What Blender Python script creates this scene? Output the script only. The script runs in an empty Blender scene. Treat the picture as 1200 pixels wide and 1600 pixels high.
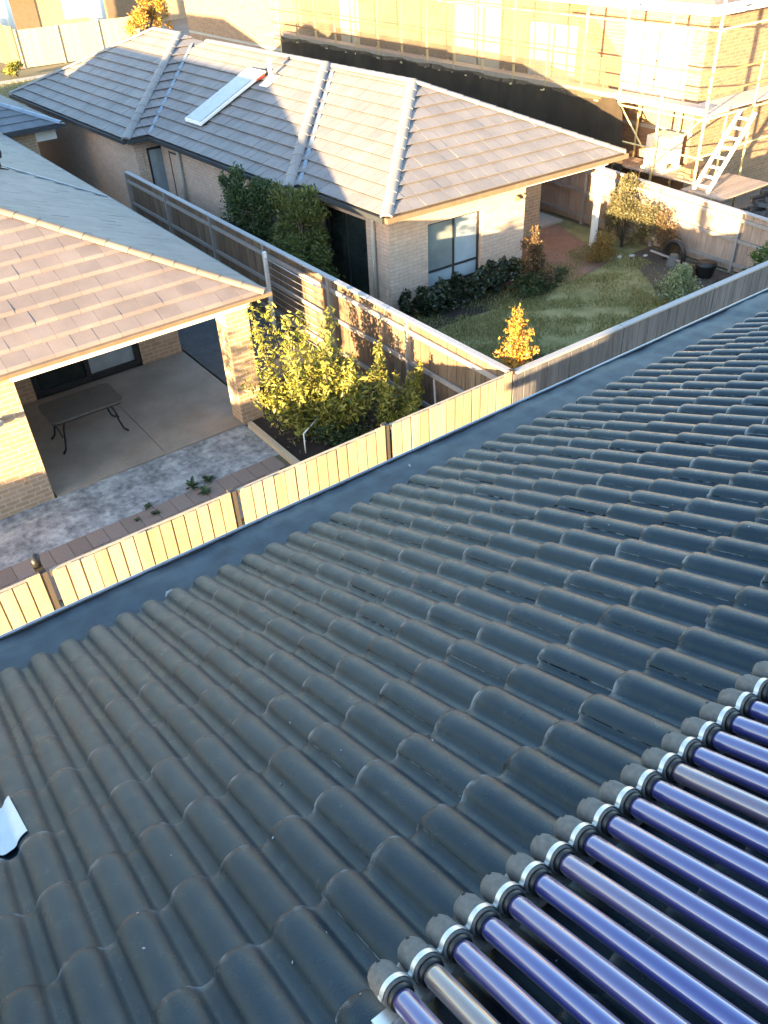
import bpy, math, random
import numpy as np
from mathutils import Vector, Matrix
R_ = math.radians
random.seed(7)
sc = bpy.context.scene
COL = sc.collection

# ---------------------------------------------------------------- camera
CAM = (-8.2473, -8.3166, 8.0629)
ROWS = ((0.80448139, -0.59224886, -0.04528776),
        (0.39141206, 0.47123468, 0.79040147),
        (0.4467732, 0.65358945, -0.61091287))
cd = bpy.data.cameras.new("camera")
cam = bpy.data.objects.new("camera", cd)
COL.objects.link(cam)
r, u, f = ROWS
cam.matrix_world = Matrix(((r[0], u[0], -f[0], CAM[0]), (r[1], u[1], -f[1], CAM[1]),
                           (r[2], u[2], -f[2], CAM[2]), (0, 0, 0, 1)))
cd.sensor_fit = 'VERTICAL'
cd.sensor_height = 36.0
cd.lens = 1289.774 / 1600 * 36.0
cd.clip_start = 0.05
cd.clip_end = 2000
sc.camera = cam

# ---------------------------------------------------------------- sky, sun, exposure
SUN_AZ, SUN_EL = 71.0, 6.0          # azimuth the light comes from: from -x, a little from -y
w = bpy.data.worlds.new("World")
sc.world = w
w.use_nodes = True
nt = w.node_tree
sky = nt.nodes.new("ShaderNodeTexSky")
sky.sky_type = 'NISHITA'
sky.sun_disc = False
sky.sun_elevation = R_(SUN_EL)
sky.altitude = 50
sky.air_density = 1.0
sky.dust_density = 0.8
sky.ozone_density = 1.8
bg = nt.nodes["Background"]
bg.inputs[1].default_value = 0.15
nt.links.new(sky.outputs[0], bg.inputs[0])
a_, e_ = R_(SUN_AZ), R_(SUN_EL)
TO_SUN = Vector((-math.sin(a_) * math.cos(e_), -math.cos(a_) * math.cos(e_), math.sin(e_)))
sky.sun_rotation = math.atan2(TO_SUN.x, TO_SUN.y)
sl = bpy.data.lights.new("sun", 'SUN')
sl.energy = 5.0
sl.angle = R_(0.6)
sl.color = (1.0, 0.70, 0.36)
so = bpy.data.objects.new("sun", sl)
COL.objects.link(so)
so.rotation_euler = TO_SUN.to_track_quat('Z', 'Y').to_euler()
so.location = (-30, -10, 20)
sc.view_settings.view_transform = 'Standard'
sc.view_settings.look = 'None'
sc.view_settings.gamma = 1
sc.view_settings.exposure = 3.15

# ---------------------------------------------------------------- helpers
def tag(o, label=None, cat=None, group=None, kind=None):
    if label: o['label'] = label
    if cat: o['category'] = cat
    if group: o['group'] = group
    if kind: o['kind'] = kind
    return o

def thing(name, loc, label, cat, group=None):
    o = bpy.data.objects.new(name, None)
    COL.objects.link(o)
    o.location = site(loc)
    o.empty_display_size = 0.2
    return tag(o, label, cat, group)

SITE = False
SITE_K = .82
def site(p):
    """the building site was laid out at a guessed distance; this brings it to its true place behind the fence"""
    return tuple(CAM[i] + SITE_K * (p[i] - CAM[i]) for i in range(3)) if SITE else tuple(p)

class MB:
    """collects shapes, then links them as ONE mesh object; coordinates are world ones"""
    def __init__(s):
        s.v = []; s.f = []; s.sm = []; s.wear = {}
    def add(s, vs, fs, smooth=False):
        b = len(s.v)
        s.v.extend([tuple(map(float, q)) for q in vs])
        for q in fs:
            s.f.append(tuple(i + b for i in q)); s.sm.append(smooth)
        return s
    def box(s, a, b, jit=0):
        x0, y0, z0 = a; x1, y1, z1 = b
        vs = [(x0, y0, z0), (x1, y0, z0), (x1, y1, z0), (x0, y1, z0), (x0, y0, z1), (x1, y0, z1), (x1, y1, z1), (x0, y1, z1)]
        return s.add(vs, [(0, 3, 2, 1), (4, 5, 6, 7), (0, 1, 5, 4), (1, 2, 6, 5), (2, 3, 7, 6), (3, 0, 4, 7)])
    def hexa(s, vs):
        return s.add(vs, [(0, 3, 2, 1), (4, 5, 6, 7), (0, 1, 5, 4), (1, 2, 6, 5), (2, 3, 7, 6), (3, 0, 4, 7)])
    def bar(s, p, q, wd, ht, up=(0, 0, 1)):
        """a box along p-q, wd across and ht along up"""
        p = Vector(p); q = Vector(q); d = (q - p).normalized(); up = Vector(up)
        sd = d.cross(up)
        if sd.length < 1e-4: sd = d.cross(Vector((1, 0, 0)))
        sd.normalize(); up = sd.cross(d).normalized()
        A = sd * wd / 2; B = up * ht / 2
        return s.hexa([p - A - B, p + A - B, q + A - B, q - A - B, p - A + B, p + A + B, q + A + B, q - A + B])
    def tube(s, pts, rad, n=8, caps=True, smooth=True):
        pts = [Vector(p) for p in pts]
        rads = rad if isinstance(rad, (list, tuple)) else [rad] * len(pts)
        vs = []; fs = []
        prev = None
        for i, p in enumerate(pts):
            d = (pts[min(i + 1, len(pts) - 1)] - pts[max(i - 1, 0)]).normalized()
            if prev is None:
                a = d.cross(Vector((0, 0, 1)))
                if a.length < 1e-3: a = d.cross(Vector((1, 0, 0)))
            else:
                a = prev - d * prev.dot(d)
            a.normalize(); prev = a; b = d.cross(a)
            for k in range(n):
                t = 2 * math.pi * k / n
                vs.append(p + (a * math.cos(t) + b * math.sin(t)) * rads[i])
        for i in range(len(pts) - 1):
            for k in range(n):
                k2 = (k + 1) % n
                fs.append((i * n + k, i * n + k2, (i + 1) * n + k2, (i + 1) * n + k))
        s.add(vs, fs, smooth)
        if caps:
            b = len(s.v) - len(vs)
            s.f.append(tuple(b + k for k in range(n))[::-1]); s.sm.append(False)
            s.f.append(tuple(b + (len(pts) - 1) * n + k for k in range(n))); s.sm.append(False)
        return s
    def poly(s, pts):
        return s.add(pts, [tuple(range(len(pts)))])
    def slab(s, pts, d):
        """polygon pts extruded by vector d"""
        n = len(pts); d = Vector(d)
        vs = [Vector(p) for p in pts] + [Vector(p) + d for p in pts]
        fs = [tuple(range(n))[::-1], tuple(range(n, 2 * n))] + [(i, (i + 1) % n, n + (i + 1) % n, n + i) for i in range(n)]
        return s.add(vs, fs)
    def build(s, name, m, parent=None, attr=None):
        me = bpy.data.meshes.new(name)
        v = [site(q) for q in s.v] if SITE else s.v
        if parent is not None:
            L = parent.location if parent.parent is None else parent.location + parent.parent.location
            L = (L[0], L[1], L[2])
            v = [(a - L[0], b - L[1], c - L[2]) for a, b, c in v]
        me.from_pydata(v, [], s.f)
        me.polygons.foreach_set("use_smooth", s.sm)
        me.materials.append(m)
        if attr:
            at = me.attributes.new("wear", 'FLOAT', 'POINT')
            at.data.foreach_set("value", attr)
        me.update()
        o = bpy.data.objects.new(name, me)
        COL.objects.link(o)
        if parent is not None: o.parent = parent
        return o

def move_origin(o, loc):
    """put a single-mesh thing's origin at loc"""
    L = Vector(site(loc))
    o.data.transform(Matrix.Translation(-L)); o.location = L
    return o

# ---------------------------------------------------------------- materials
def mat(name):
    m = bpy.data.materials.new(name); m.use_nodes = True
    t = m.node_tree; b = t.nodes["Principled BSDF"]
    return m, t, b
def N(t, kind, **kw):
    n = t.nodes.new(kind)
    for k, v in kw.items(): setattr(n, k, v)
    return n
def ramp(t, fac, stops):
    n = N(t, "ShaderNodeValToRGB"); e = n.color_ramp.elements
    while len(e) > 1: e.remove(e[-1])
    e[0].position = stops[0][0]; e[0].color = (*stops[0][1], 1)
    for p, c in stops[1:]:
        x = e.new(p); x.color = (*c, 1)
    t.links.new(fac, n.inputs[0]); return n.outputs[0]
def noise(t, scale, detail=4, rough=.6, vec=None, sc3=None):
    n = N(t, "ShaderNodeTexNoise"); n.inputs["Scale"].default_value = scale
    n.inputs["Detail"].default_value = detail; n.inputs["Roughness"].default_value = rough
    if vec is None:
        g = N(t, "ShaderNodeNewGeometry"); vec = g.outputs["Position"]
    if sc3:
        mp = N(t, "ShaderNodeMapping"); mp.inputs["Scale"].default_value = sc3
        t.links.new(vec, mp.inputs[0]); vec = mp.outputs[0]
    t.links.new(vec, n.inputs["Vector"]); return n.outputs[0]
def mix(t, fac, a, b, mode='MIX'):
    n = N(t, "ShaderNodeMix", data_type='RGBA', blend_type=mode)
    for s_, v in ((0, fac), (6, a), (7, b)):
        if isinstance(v, (int, float)): n.inputs[s_].default_value = v
        elif isinstance(v, tuple): n.inputs[s_].default_value = (*v, 1)
        else: t.links.new(v, n.inputs[s_])
    return n.outputs[2]
def bump(t, b, h, strength=.3, dist=.01):
    n = N(t, "ShaderNodeBump"); n.inputs["Strength"].default_value = strength; n.inputs["Distance"].default_value = dist
    t.links.new(h, n.inputs["Height"]); t.links.new(n.outputs[0], b.inputs["Normal"])
def island(t):
    return N(t, "ShaderNodeNewGeometry").outputs["Random Per Island"]
def plain(name, c, rough=.5, metal=0, var=.15, scale=6, bmp=0):
    m, t, b = mat(name)
    f = noise(t, scale)
    lo = tuple(x * (1 - var) for x in c); hi = tuple(min(1, x * (1 + var)) for x in c)
    t.links.new(ramp(t, f, [(.3, lo), (.7, hi)]), b.inputs["Base Color"])
    b.inputs["Roughness"].default_value = rough; b.inputs["Metallic"].default_value = metal
    if bmp: bump(t, b, noise(t, scale * 8), bmp, .004)
    return m

def m_front_tile():
    m, t, b = mat("charcoal_glazed_tile")
    isl = island(t)
    c = ramp(t, isl, [(0, (.0018, .0050, .0098)), (.5, (.0038, .0088, .0158)), (1, (.0085, .0158, .0250))])
    n1 = noise(t, 2.2, 5)
    c = mix(t, .55, c, ramp(t, n1, [(.35, (.0016, .0045, .009)), (.65, (.008, .0140, .0215))]))
    st = noise(t, 1, 5, .65, sc3=(26, 2.2, 5))
    c = mix(t, ramp(t, st, [(.52, (0, 0, 0)), (.72, (.5, .5, .5))]), c, (.016, .022, .027))
    sp = noise(t, 160, 2, .5)
    c = mix(t, ramp(t, sp, [(.70, (0, 0, 0)), (.78, (.55, .55, .55))]), c, (.07, .08, .09))
    dirt = noise(t, 9, 6, .7)
    c = mix(t, ramp(t, dirt, [(.55, (0, 0, 0)), (.75, (.35, .35, .35))]), c, (.022, .023, .022))
    li = noise(t, 38, 5, .6)
    c = mix(t, ramp(t, li, [(.64, (0, 0, 0)), (.70, (.5, .5, .5))]), c, (.040, .045, .044))
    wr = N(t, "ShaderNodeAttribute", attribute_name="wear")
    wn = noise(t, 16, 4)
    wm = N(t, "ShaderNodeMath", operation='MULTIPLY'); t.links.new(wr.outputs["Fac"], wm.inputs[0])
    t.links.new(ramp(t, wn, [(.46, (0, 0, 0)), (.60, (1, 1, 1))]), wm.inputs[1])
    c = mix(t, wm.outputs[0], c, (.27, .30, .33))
    t.links.new(c, b.inputs["Base Color"])
    rr = ramp(t, noise(t, 14, 5), [(.3, (.24, .24, .24)), (.7, (.42, .42, .42))])
    t.links.new(rr, b.inputs["Roughness"])
    b.inputs["Specular IOR Level"].default_value = .38
    b.inputs["Sheen Weight"].default_value = .055
    b.inputs["Sheen Roughness"].default_value = .45
    b.inputs["Sheen Tint"].default_value = (.70, .82, 1, 1)
    b.inputs["Specular Tint"].default_value = (.55, .80, 1, 1)
    bump(t, b, noise(t, 230, 4, .7), .28, .004)
    return m
def m_flat_tile(name, c0, c1, rough=.6):
    m, t, b = mat(name)
    isl = island(t)
    c = ramp(t, isl, [(0, c0), (1, c1)])
    c = mix(t, .35, c, ramp(t, noise(t, 1.3, 6), [(.3, tuple(x * .6 for x in c0)), (.7, tuple(x * 1.25 for x in c1))]))
    c = mix(t, ramp(t, noise(t, 40, 4), [(.55, (0, 0, 0)), (.75, (.4, .4, .4))]), c, tuple(x * .55 for x in c0))
    t.links.new(c, b.inputs["Base Color"]); b.inputs["Roughness"].default_value = rough
    bump(t, b, noise(t, 90, 4), .15, .004)
    return m
def m_brick(name, c0, c1, mortar, scale=1.0):
    m, t, b = mat(name)
    g = N(t, "ShaderNodeNewGeometry"); s = N(t, "ShaderNodeSeparateXYZ"); t.links.new(g.outputs["Position"], s.inputs[0])
    ad = N(t, "ShaderNodeMath", operation='ADD'); t.links.new(s.outputs[0], ad.inputs[0]); t.links.new(s.outputs[1], ad.inputs[1])
    cb = N(t, "ShaderNodeCombineXYZ"); t.links.new(ad.outputs[0], cb.inputs[0]); t.links.new(s.outputs[2], cb.inputs[1])
    bt = N(t, "ShaderNodeTexBrick"); t.links.new(cb.outputs[0], bt.inputs["Vector"])
    bt.inputs["Color1"].default_value = (*c0, 1); bt.inputs["Color2"].default_value = (*c1, 1); bt.inputs["Mortar"].default_value = (*mortar, 1)
    bt.inputs["Scale"].default_value = 1; bt.inputs["Brick Width"].default_value = .24 * scale; bt.inputs["Row Height"].default_value = .086 * scale
    bt.inputs["Mortar Size"].default_value = .010 * scale; bt.inputs["Mortar Smooth"].default_value = .15; bt.inputs["Bias"].default_value = -.1
    c = mix(t, .3, bt.outputs[0], ramp(t, noise(t, 7, 6), [(.3, tuple(x * .7 for x in c0)), (.7, tuple(x * 1.2 for x in c1))]))
    t.links.new(c, b.inputs["Base Color"]); b.inputs["Roughness"].default_value = .85
    inv = N(t, "ShaderNodeMath", operation='SUBTRACT'); inv.inputs[0].default_value = 1; t.links.new(bt.outputs["Fac"], inv.inputs[1])
    bump(t, b, inv.outputs[0], .5, .008)
    return m
def m_timber(name, stops, rough=.75, streak=.5):
    m, t, b = mat(name)
    c = ramp(t, island(t), stops)
    n = noise(t, 3, 6, .65, sc3=(9, 9, .8))
    lo = tuple(x * .55 for x in stops[0][1]); hi = tuple(min(1, x * 1.2) for x in stops[-1][1])
    c = mix(t, streak, c, ramp(t, n, [(.3, lo), (.72, hi)]))
    t.links.new(c, b.inputs["Base Color"]); b.inputs["Roughness"].default_value = rough
    bump(t, b, noise(t, 12, 5, .6, sc3=(8, 8, .5)), .25, .005)
    return m
def m_leaf(name, stops, trans=.35, rough=.45):
    m, t, b = mat(name)
    c = ramp(t, island(t), stops)
    t.links.new(c, b.inputs["Base Color"]); b.inputs["Roughness"].default_value = rough
    tr = N(t, "ShaderNodeBsdfTranslucent"); t.links.new(c, tr.inputs[0])
    mx = N(t, "ShaderNodeMixShader"); mx.inputs[0].default_value = trans
    t.links.new(b.outputs[0], mx.inputs[1]); t.links.new(tr.outputs[0], mx.inputs[2])
    t.links.new(mx.outputs[0], t.nodes["Material Output"].inputs[0])
    return m
def m_ground(name, stops, scale, rough=.95, bmp=.4, fine=60, bd=.02):
    m, t, b = mat(name)
    c = ramp(t, noise(t, scale, 7, .65), stops)
    c = mix(t, .4, c, ramp(t, noise(t, fine, 4), [(.3, tuple(x * .55 for x in stops[0][1])), (.7, tuple(min(1, x * 1.35) for x in stops[-1][1]))]))
    t.links.new(c, b.inputs["Base Color"]); b.inputs["Roughness"].default_value = rough
    bump(t, b, noise(t, fine, 5), bmp, bd)
    return m
def m_glass(name, c, rough=.06):
    m, t, b = mat(name)
    t.links.new(ramp(t, noise(t, 1.2), [(.3, tuple(x * .7 for x in c)), (.7, tuple(x * 1.2 for x in c))]), b.inputs["Base Color"])
    b.inputs["Roughness"].default_value = rough; b.inputs["Specular IOR Level"].default_value = .8
    return m

M = {}
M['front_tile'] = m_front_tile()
M['guard'] = plain("gutter_mesh_blue_grey", (.026, .037, .050), .55, 0, .45, 7, .5)
M['gutter_dark'] = plain("gutter_paint_dark", (.035, .04, .045), .4)
M['gutter_lip'] = plain("gutter_lip_metal", (.22, .27, .33), .35, .3)
M['gutter_tan'] = plain("gutter_paint_brown", (.20, .135, .085), .45)
M['h2_tile'] = m_flat_tile("grey_flat_tile", (.168, .156, .156), (.212, .195, .193))
M['h2_cap'] = m_flat_tile("grey_hip_cap", (.20, .19, .19), (.25, .235, .23))
M['h1_tile'] = m_flat_tile("brown_grey_flat_tile", (.178, .142, .126), (.228, .184, .164), .55)
M['h1_cap'] = m_flat_tile("tan_hip_cap", (.24, .17, .12), (.32, .23, .16))
M['h3_tile'] = m_flat_tile("slate_flat_tile", (.10, .11, .13), (.14, .15, .17))
M['brick1'] = m_brick("tan_brick", (.38, .245, .15), (.50, .34, .215), (.56, .48, .39))
M['brick2'] = m_brick("pale_brick", (.54, .38, .29), (.62, .46, .365), (.40, .32, .26))
M['brick3'] = m_brick("orange_brick", (.24, .135, .075), (.35, .21, .125), (.30, .24, .18))
M['brick_far'] = m_brick("brown_brick", (.40, .26, .15), (.46, .31, .19), (.36, .29, .22))
M['white'] = plain("white_paint", (.78, .77, .74), .5, 0, .05)
M['cream'] = plain("cream_render", (.66, .60, .48), .7, 0, .06)
M['pipe'] = plain("pale_pipe_paint", (.50, .48, .45), .5, 0, .06)
M['frame_dark'] = plain("dark_window_frame", (.03, .032, .035), .4)
M['glass_dark'] = m_glass("dark_glass", (.018, .026, .026))
M['glass_mid'] = m_glass("curtained_glass", (.22, .25, .25), .12)
M['glass_pale'] = m_glass("pale_glass", (.34, .40, .44), .1)
M['soffit'] = plain("soffit_sheet", (.45, .41, .36), .8)
M['paling_new'] = m_timber("fresh_pine_paling", [(0, (.27, .20, .13)), (.5, (.39, .31, .205)), (1, (.48, .395, .28))], .75, .35)
M['paling_grey'] = m_timber("weathered_grey_paling", [(0, (.075, .074, .082)), (.5, (.118, .115, .125)), (1, (.175, .168, .18))])
M['paling_brown'] = m_timber("weathered_brown_paling", [(0, (.085, .050, .032)), (.5, (.15, .095, .06)), (1, (.24, .17, .11))])
M['paling_pink'] = m_timber("faded_paling", [(0, (.30, .22, .17)), (.5, (.36, .27, .21)), (1, (.42, .32, .26))])
M['post_dark'] = m_timber("dark_hardwood_post", [(0, (.05, .042, .036)), (1, (.08, .066, .055))])
M['cap_grey'] = m_timber("grey_capping", [(0, (.32, .31, .31)), (1, (.40, .39, .39))], .7, .3)
M['cap_new'] = m_timber("pine_capping", [(0, (.46, .36, .24)), (1, (.54, .43, .30))], .7, .3)
M['rail_grey'] = m_timber("grey_rail", [(0, (.24, .21, .19)), (1, (.32, .29, .27))], .8, .4)
M['slab'] = m_ground("exposed_aggregate", [(.38, (.215, .175, .135)), (.62, (.345, .29, .235))], 1.1, .9, .5, 110, .004)
M['strip'] = m_ground("stained_concrete", [(.38, (.10, .105, .11)), (.5, (.21, .215, .22)), (.60, (.42, .42, .41))], 2.6, .9, .3, 9, .006)
M['paver'] = m_timber("brown_paver", [(0, (.20, .145, .115)), (1, (.27, .20, .165))], .9, .25)
M['mulch'] = m_ground("dark_mulch", [(.3, (.018, .012, .009)), (.7, (.05, .034, .025))], 9, 1, .9, 70, .03)
M['soil'] = m_ground("garden_soil", [(.3, (.05, .038, .03)), (.7, (.12, .09, .07))], 3, 1, .8, 60, .03)
M['lawn'] = m_ground("lawn_soil", [(.40, (.10, .11, .035)), (.60, (.30, .28, .13))], 1.9, 1, .6, 80, .02)
M['dirt'] = m_ground("building_site_dirt", [(.3, (.16, .13, .10)), (.7, (.28, .235, .19))], .7, 1, .6, 25, .03)
M['gravel'] = m_ground("dark_gravel", [(.3, (.05, .052, .056)), (.7, (.14, .145, .15))], 3, 1, .8, 50, .03)
M['ground'] = m_ground("suburb_ground", [(.3, (.10, .10, .05)), (.7, (.20, .17, .10))], .3, 1, .4, 20)
M['path'] = m_ground("concrete_path", [(.3, (.34, .31, .27)), (.7, (.44, .40, .35))], 1.2, .9, .2, 40, .004)
M['redpave'] = m_ground("red_brown_paving", [(.3, (.18, .10, .075)), (.7, (.27, .165, .12))], 4, .95, .5, 30, .01)
M['steel'] = plain("galvanised_steel", (.55, .56, .57), .35, .8, .15, 20)
M['scaf'] = plain("yellowed_scaffold_steel", (.62, .52, .25), .5, .2, .2, 5)
M['scaf_red'] = plain("rusty_scaffold_rail", (.35, .16, .07), .6, .2, .3, 5)
M['deck'] = m_timber("scaffold_plank", [(0, (.48, .42, .36)), (1, (.62, .55, .48))], .8, .4)
M['black'] = plain("black_plastic", (.012, .012, .013), .45)
M['rubber'] = plain("dusty_grey_rubber", (.10, .10, .098), .75, 0, .25, 60, .2)
M['clip'] = plain("spring_clip_steel", (.52, .53, .54), .36, .6, .12, 80)
M['red'] = plain("red_label_plastic", (.35, .04, .03), .5)
M['panel'] = plain("solar_panel_sheet", (.40, .42, .46), .25, .1, .08)
M['tabletop'] = plain("grey_brown_tabletop", (.13, .115, .10), .45)
M['bark'] = m_timber("bark", [(0, (.06, .045, .03)), (1, (.11, .085, .06))], .9)
M['leaf_lemon'] = m_leaf("yellow_green_leaf", [(0, (.08, .11, .02)), (.35, (.19, .20, .035)), (.8, (.36, .33, .06)), (1, (.46, .40, .11))])
M['leaf_dark'] = m_leaf("dark_green_leaf", [(0, (.020, .038, .013)), (.5, (.042, .075, .024)), (1, (.10, .14, .045))], .25)
M['leaf_mid'] = m_leaf("mid_green_leaf", [(0, (.045, .07, .018)), (.5, (.10, .13, .035)), (1, (.22, .23, .06))])
M['leaf_hedge'] = m_leaf("deep_hedge_leaf", [(0, (.012, .020, .010)), (.6, (.028, .042, .018)), (1, (.07, .09, .05))], .15, .3)
M['leaf_orange'] = m_leaf("orange_autumn_leaf", [(0, (.30, .19, .03)), (.5, (.48, .31, .05)), (.85, (.55, .30, .06)), (1, (.52, .16, .04))])
M['leaf_red'] = m_leaf("red_brown_leaf", [(0, (.06, .05, .025)), (.5, (.14, .09, .04)), (1, (.24, .15, .08))])
M['leaf_rust'] = m_leaf("rust_green_leaf", [(0, (.10, .10, .03)), (.5, (.24, .17, .05)), (1, (.42, .24, .07))])
M['leaf_pale'] = m_leaf("pale_silver_leaf", [(0, (.14, .18, .08)), (.5, (.26, .31, .15)), (1, (.38, .42, .24))])
M['leaf_olive'] = m_leaf("olive_leaf", [(0, (.07, .065, .03)), (.5, (.14, .13, .06)), (1, (.24, .21, .10))])
M['leaf_bright'] = m_leaf("bright_green_leaf", [(0, (.03, .07, .012)), (.5, (.06, .14, .02)), (1, (.12, .22, .05))])
M['grass'] = m_leaf("grass_blade", [(0, (.11, .13, .035)), (.45, (.23, .24, .075)), (.75, (.38, .34, .15)), (1, (.52, .45, .25))], .3, .6)
M['grass_far'] = m_leaf("dry_grass_blade", [(0, (.12, .13, .03)), (1, (.34, .30, .10))], .3, .6)
M['stone'] = plain("pale_stone", (.50, .48, .45), .9, 0, .2, 12, .4)
M['patch'] = plain("white_plastic_sheet", (.46, .50, .54), .5, 0, .08)
M['litter'] = plain("bleached_chip", (.30, .30, .29), .8)

def m_tube():
    m, t, b = mat("blue_absorber_painted_edge")
    oi = N(t, "ShaderNodeObjectInfo")
    c = ramp(t, oi.outputs["Random"], [(0, (.035, .042, .19)), (.55, (.048, .050, .19)), (.80, (.075, .062, .18)), (.92, (.13, .095, .12)), (1, (.20, .15, .12))])
    c = mix(t, ramp(t, noise(t, 3, 4), [(.35, (0, 0, 0)), (.75, (.5, .5, .5))]), c, (.075, .06, .17))
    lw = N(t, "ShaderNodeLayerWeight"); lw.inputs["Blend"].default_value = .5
    # pale rose edge reflection painted into the blue base colour by viewing angle
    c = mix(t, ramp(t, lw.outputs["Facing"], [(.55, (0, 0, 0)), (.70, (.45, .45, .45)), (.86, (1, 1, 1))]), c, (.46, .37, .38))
    t.links.new(c, b.inputs["Base Color"])
    b.inputs["Metallic"].default_value = .25
    b.inputs["Roughness"].default_value = .3
    b.inputs["Coat Weight"].default_value = 1.0
    b.inputs["Coat Roughness"].default_value = .06
    b.inputs["Coat IOR"].default_value = 1.75
    return m
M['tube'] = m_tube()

def m_net(name, c0, c1, clear):
    m, t, b = mat(name)
    c = ramp(t, noise(t, 1.1, 5), [(.3, c0), (.7, c1)])
    t.links.new(c, b.inputs["Base Color"]); b.inputs["Roughness"].default_value = .9
    b.inputs["Specular IOR Level"].default_value = .1
    tp = N(t, "ShaderNodeBsdfTransparent")
    m2 = N(t, "ShaderNodeMixShader"); m2.inputs[0].default_value = clear
    t.links.new(b.outputs[0], m2.inputs[1]); t.links.new(tp.outputs[0], m2.inputs[2])
    t.links.new(m2.outputs[0], t.nodes["Material Output"].inputs[0])
    return m
M['net'] = m_net("dense_shade_mesh", (.030, .024, .018), (.055, .043, .03), .06)
M['net_thin'] = m_net("thin_debris_mesh", (.13, .10, .068), (.20, .155, .105), .50)

# ---------------------------------------------------------------- roof machinery
def clip(poly, axis, val, keep_less):
    out = []
    n = len(poly)
    for i in range(n):
        p, q = poly[i], poly[(i + 1) % n]
        ip = (p[axis] <= val) if keep_less else (p[axis] >= val)
        iq = (q[axis] <= val) if keep_less else (q[axis] >= val)
        if ip: out.append(p)
        if ip != iq:
            t = (val - p[axis]) / (q[axis] - p[axis])
            out.append((p[0] + t * (q[0] - p[0]), p[1] + t * (q[1] - p[1])))
    return out

def tiled_face(mb, corners, tw=.30, g=.34, thick=.026, stagger=.5, gap=.004, rnd=None, skirt=None, bevel=0):
    """flat interlocking tiles over a planar roof face; corners[0]->corners[1] is the eave"""
    rnd = rnd or random
    P = [Vector(c) for c in corners]
    e = (P[1] - P[0]).normalized()
    n = e.cross(P[2] - P[0]).normalized()
    if n.z < 0: n = -n
    s = n.cross(e)
    if s.z < 0: s = -s
    loc = [((p - P[0]).dot(e), (p - P[0]).dot(s)) for p in P]
    amin = min(q[0] for q in loc); amax = max(q[0] for q in loc); bmax = max(q[1] for q in loc)
    k = 0; b0 = -0.03
    while b0 < bmax:
        b1 = b0 + g
        band = clip(clip(loc if k else [(a, min(b, b) - (.04 if b < .001 else 0)) for a, b in loc], 1, b0, False), 1, b1, True)
        if len(band) >= 3:
            a0 = min(q[0] for q in band); a1 = max(q[0] for q in band)
            j0 = math.floor(a0 / tw) - 1
            j = j0
            while (j - 1) * tw < a1:
                off = (k % 2) * stagger * tw
                l, rr = j * tw + off + gap / 2, (j + 1) * tw + off - gap / 2
                pc0 = clip(clip(band, 0, l, False), 0, rr, True)
                j += 1
                h0 = thick * (1 + rnd.uniform(-.12, .12)); sk = rnd.uniform(-.0035, .0035)
                pieces = [pc0] if not bevel else [clip(pc0, 1, b0 + bevel, True), clip(pc0, 1, b0 + bevel, False)]
                for pc in pieces:
                    if len(pc) < 3: continue
                    top = []; bot = []
                    for a, b in pc:
                        h = .004 + h0 * (1 - (b - b0) / g) + sk * ((a - l) / tw - .5)
                        q = P[0] + e * a + s * b
                        if bevel and b - b0 < 1e-6: h = .008
                        top.append(q + n * h); bot.append(q + n * (-.004 if skirt is None else h - skirt))
                    m_ = len(top)
                    area = 0
                    for i in range(m_):
                        x0, y0 = pc[i]; x1, y1 = pc[(i + 1) % m_]; area += x0 * y1 - x1 * y0
                    if abs(area) < 1e-4: continue
                    fs = [tuple(range(m_)) if area > 0 else tuple(range(m_))[::-1]] + [(i, (i + 1) % m_, m_ + (i + 1) % m_, m_ + i) for i in range(m_)]
                    mb.add(top + bot, fs)
        b0 = b1; k += 1

def caps_along(mb, p, q, up=Vector((0, 0, 1)), r_=.10, seg=.40, lift=.015):
    """overlapping half-round hip or ridge caps"""
    p = Vector(p); q = Vector(q); d = q - p; L = d.length; d.normalize()
    sd = d.cross(up).normalized(); nn = sd.cross(d).normalized()
    n = max(1, round(L / seg)); st = L / n
    K = 8
    for i in range(n):
        A = p + d * (i * st - .02); B = p + d * ((i + 1) * st)
        vs = []
        for (C, rr) in ((A, r_ * 1.08), (B, r_ * .96)):
            for k in range(K + 1):
                t = math.pi * (k / K) * .86 + math.pi * .07
                vs.append(C + sd * math.cos(t) * rr + nn * (math.sin(t) * rr * .62 + lift - .03))
        for (C, rr) in ((A, r_ * 1.08),):
            for k in range(K + 1):
                t = math.pi * (k / K) * .86 + math.pi * .07
                vs.append(C + sd * math.cos(t) * rr * .8 + nn * (math.sin(t) * rr * .62 * .6 + lift - .045))
        m_ = K + 1
        mb.add(vs, [(k, k + 1, m_ + k + 1, m_ + k) for k in range(K)], True)
        mb.add([vs[k] for k in range(m_)] + [vs[2 * m_ + k] for k in range(m_)], [(k + 1, k, m_ + k, m_ + k + 1) for k in range(K)])

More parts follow.
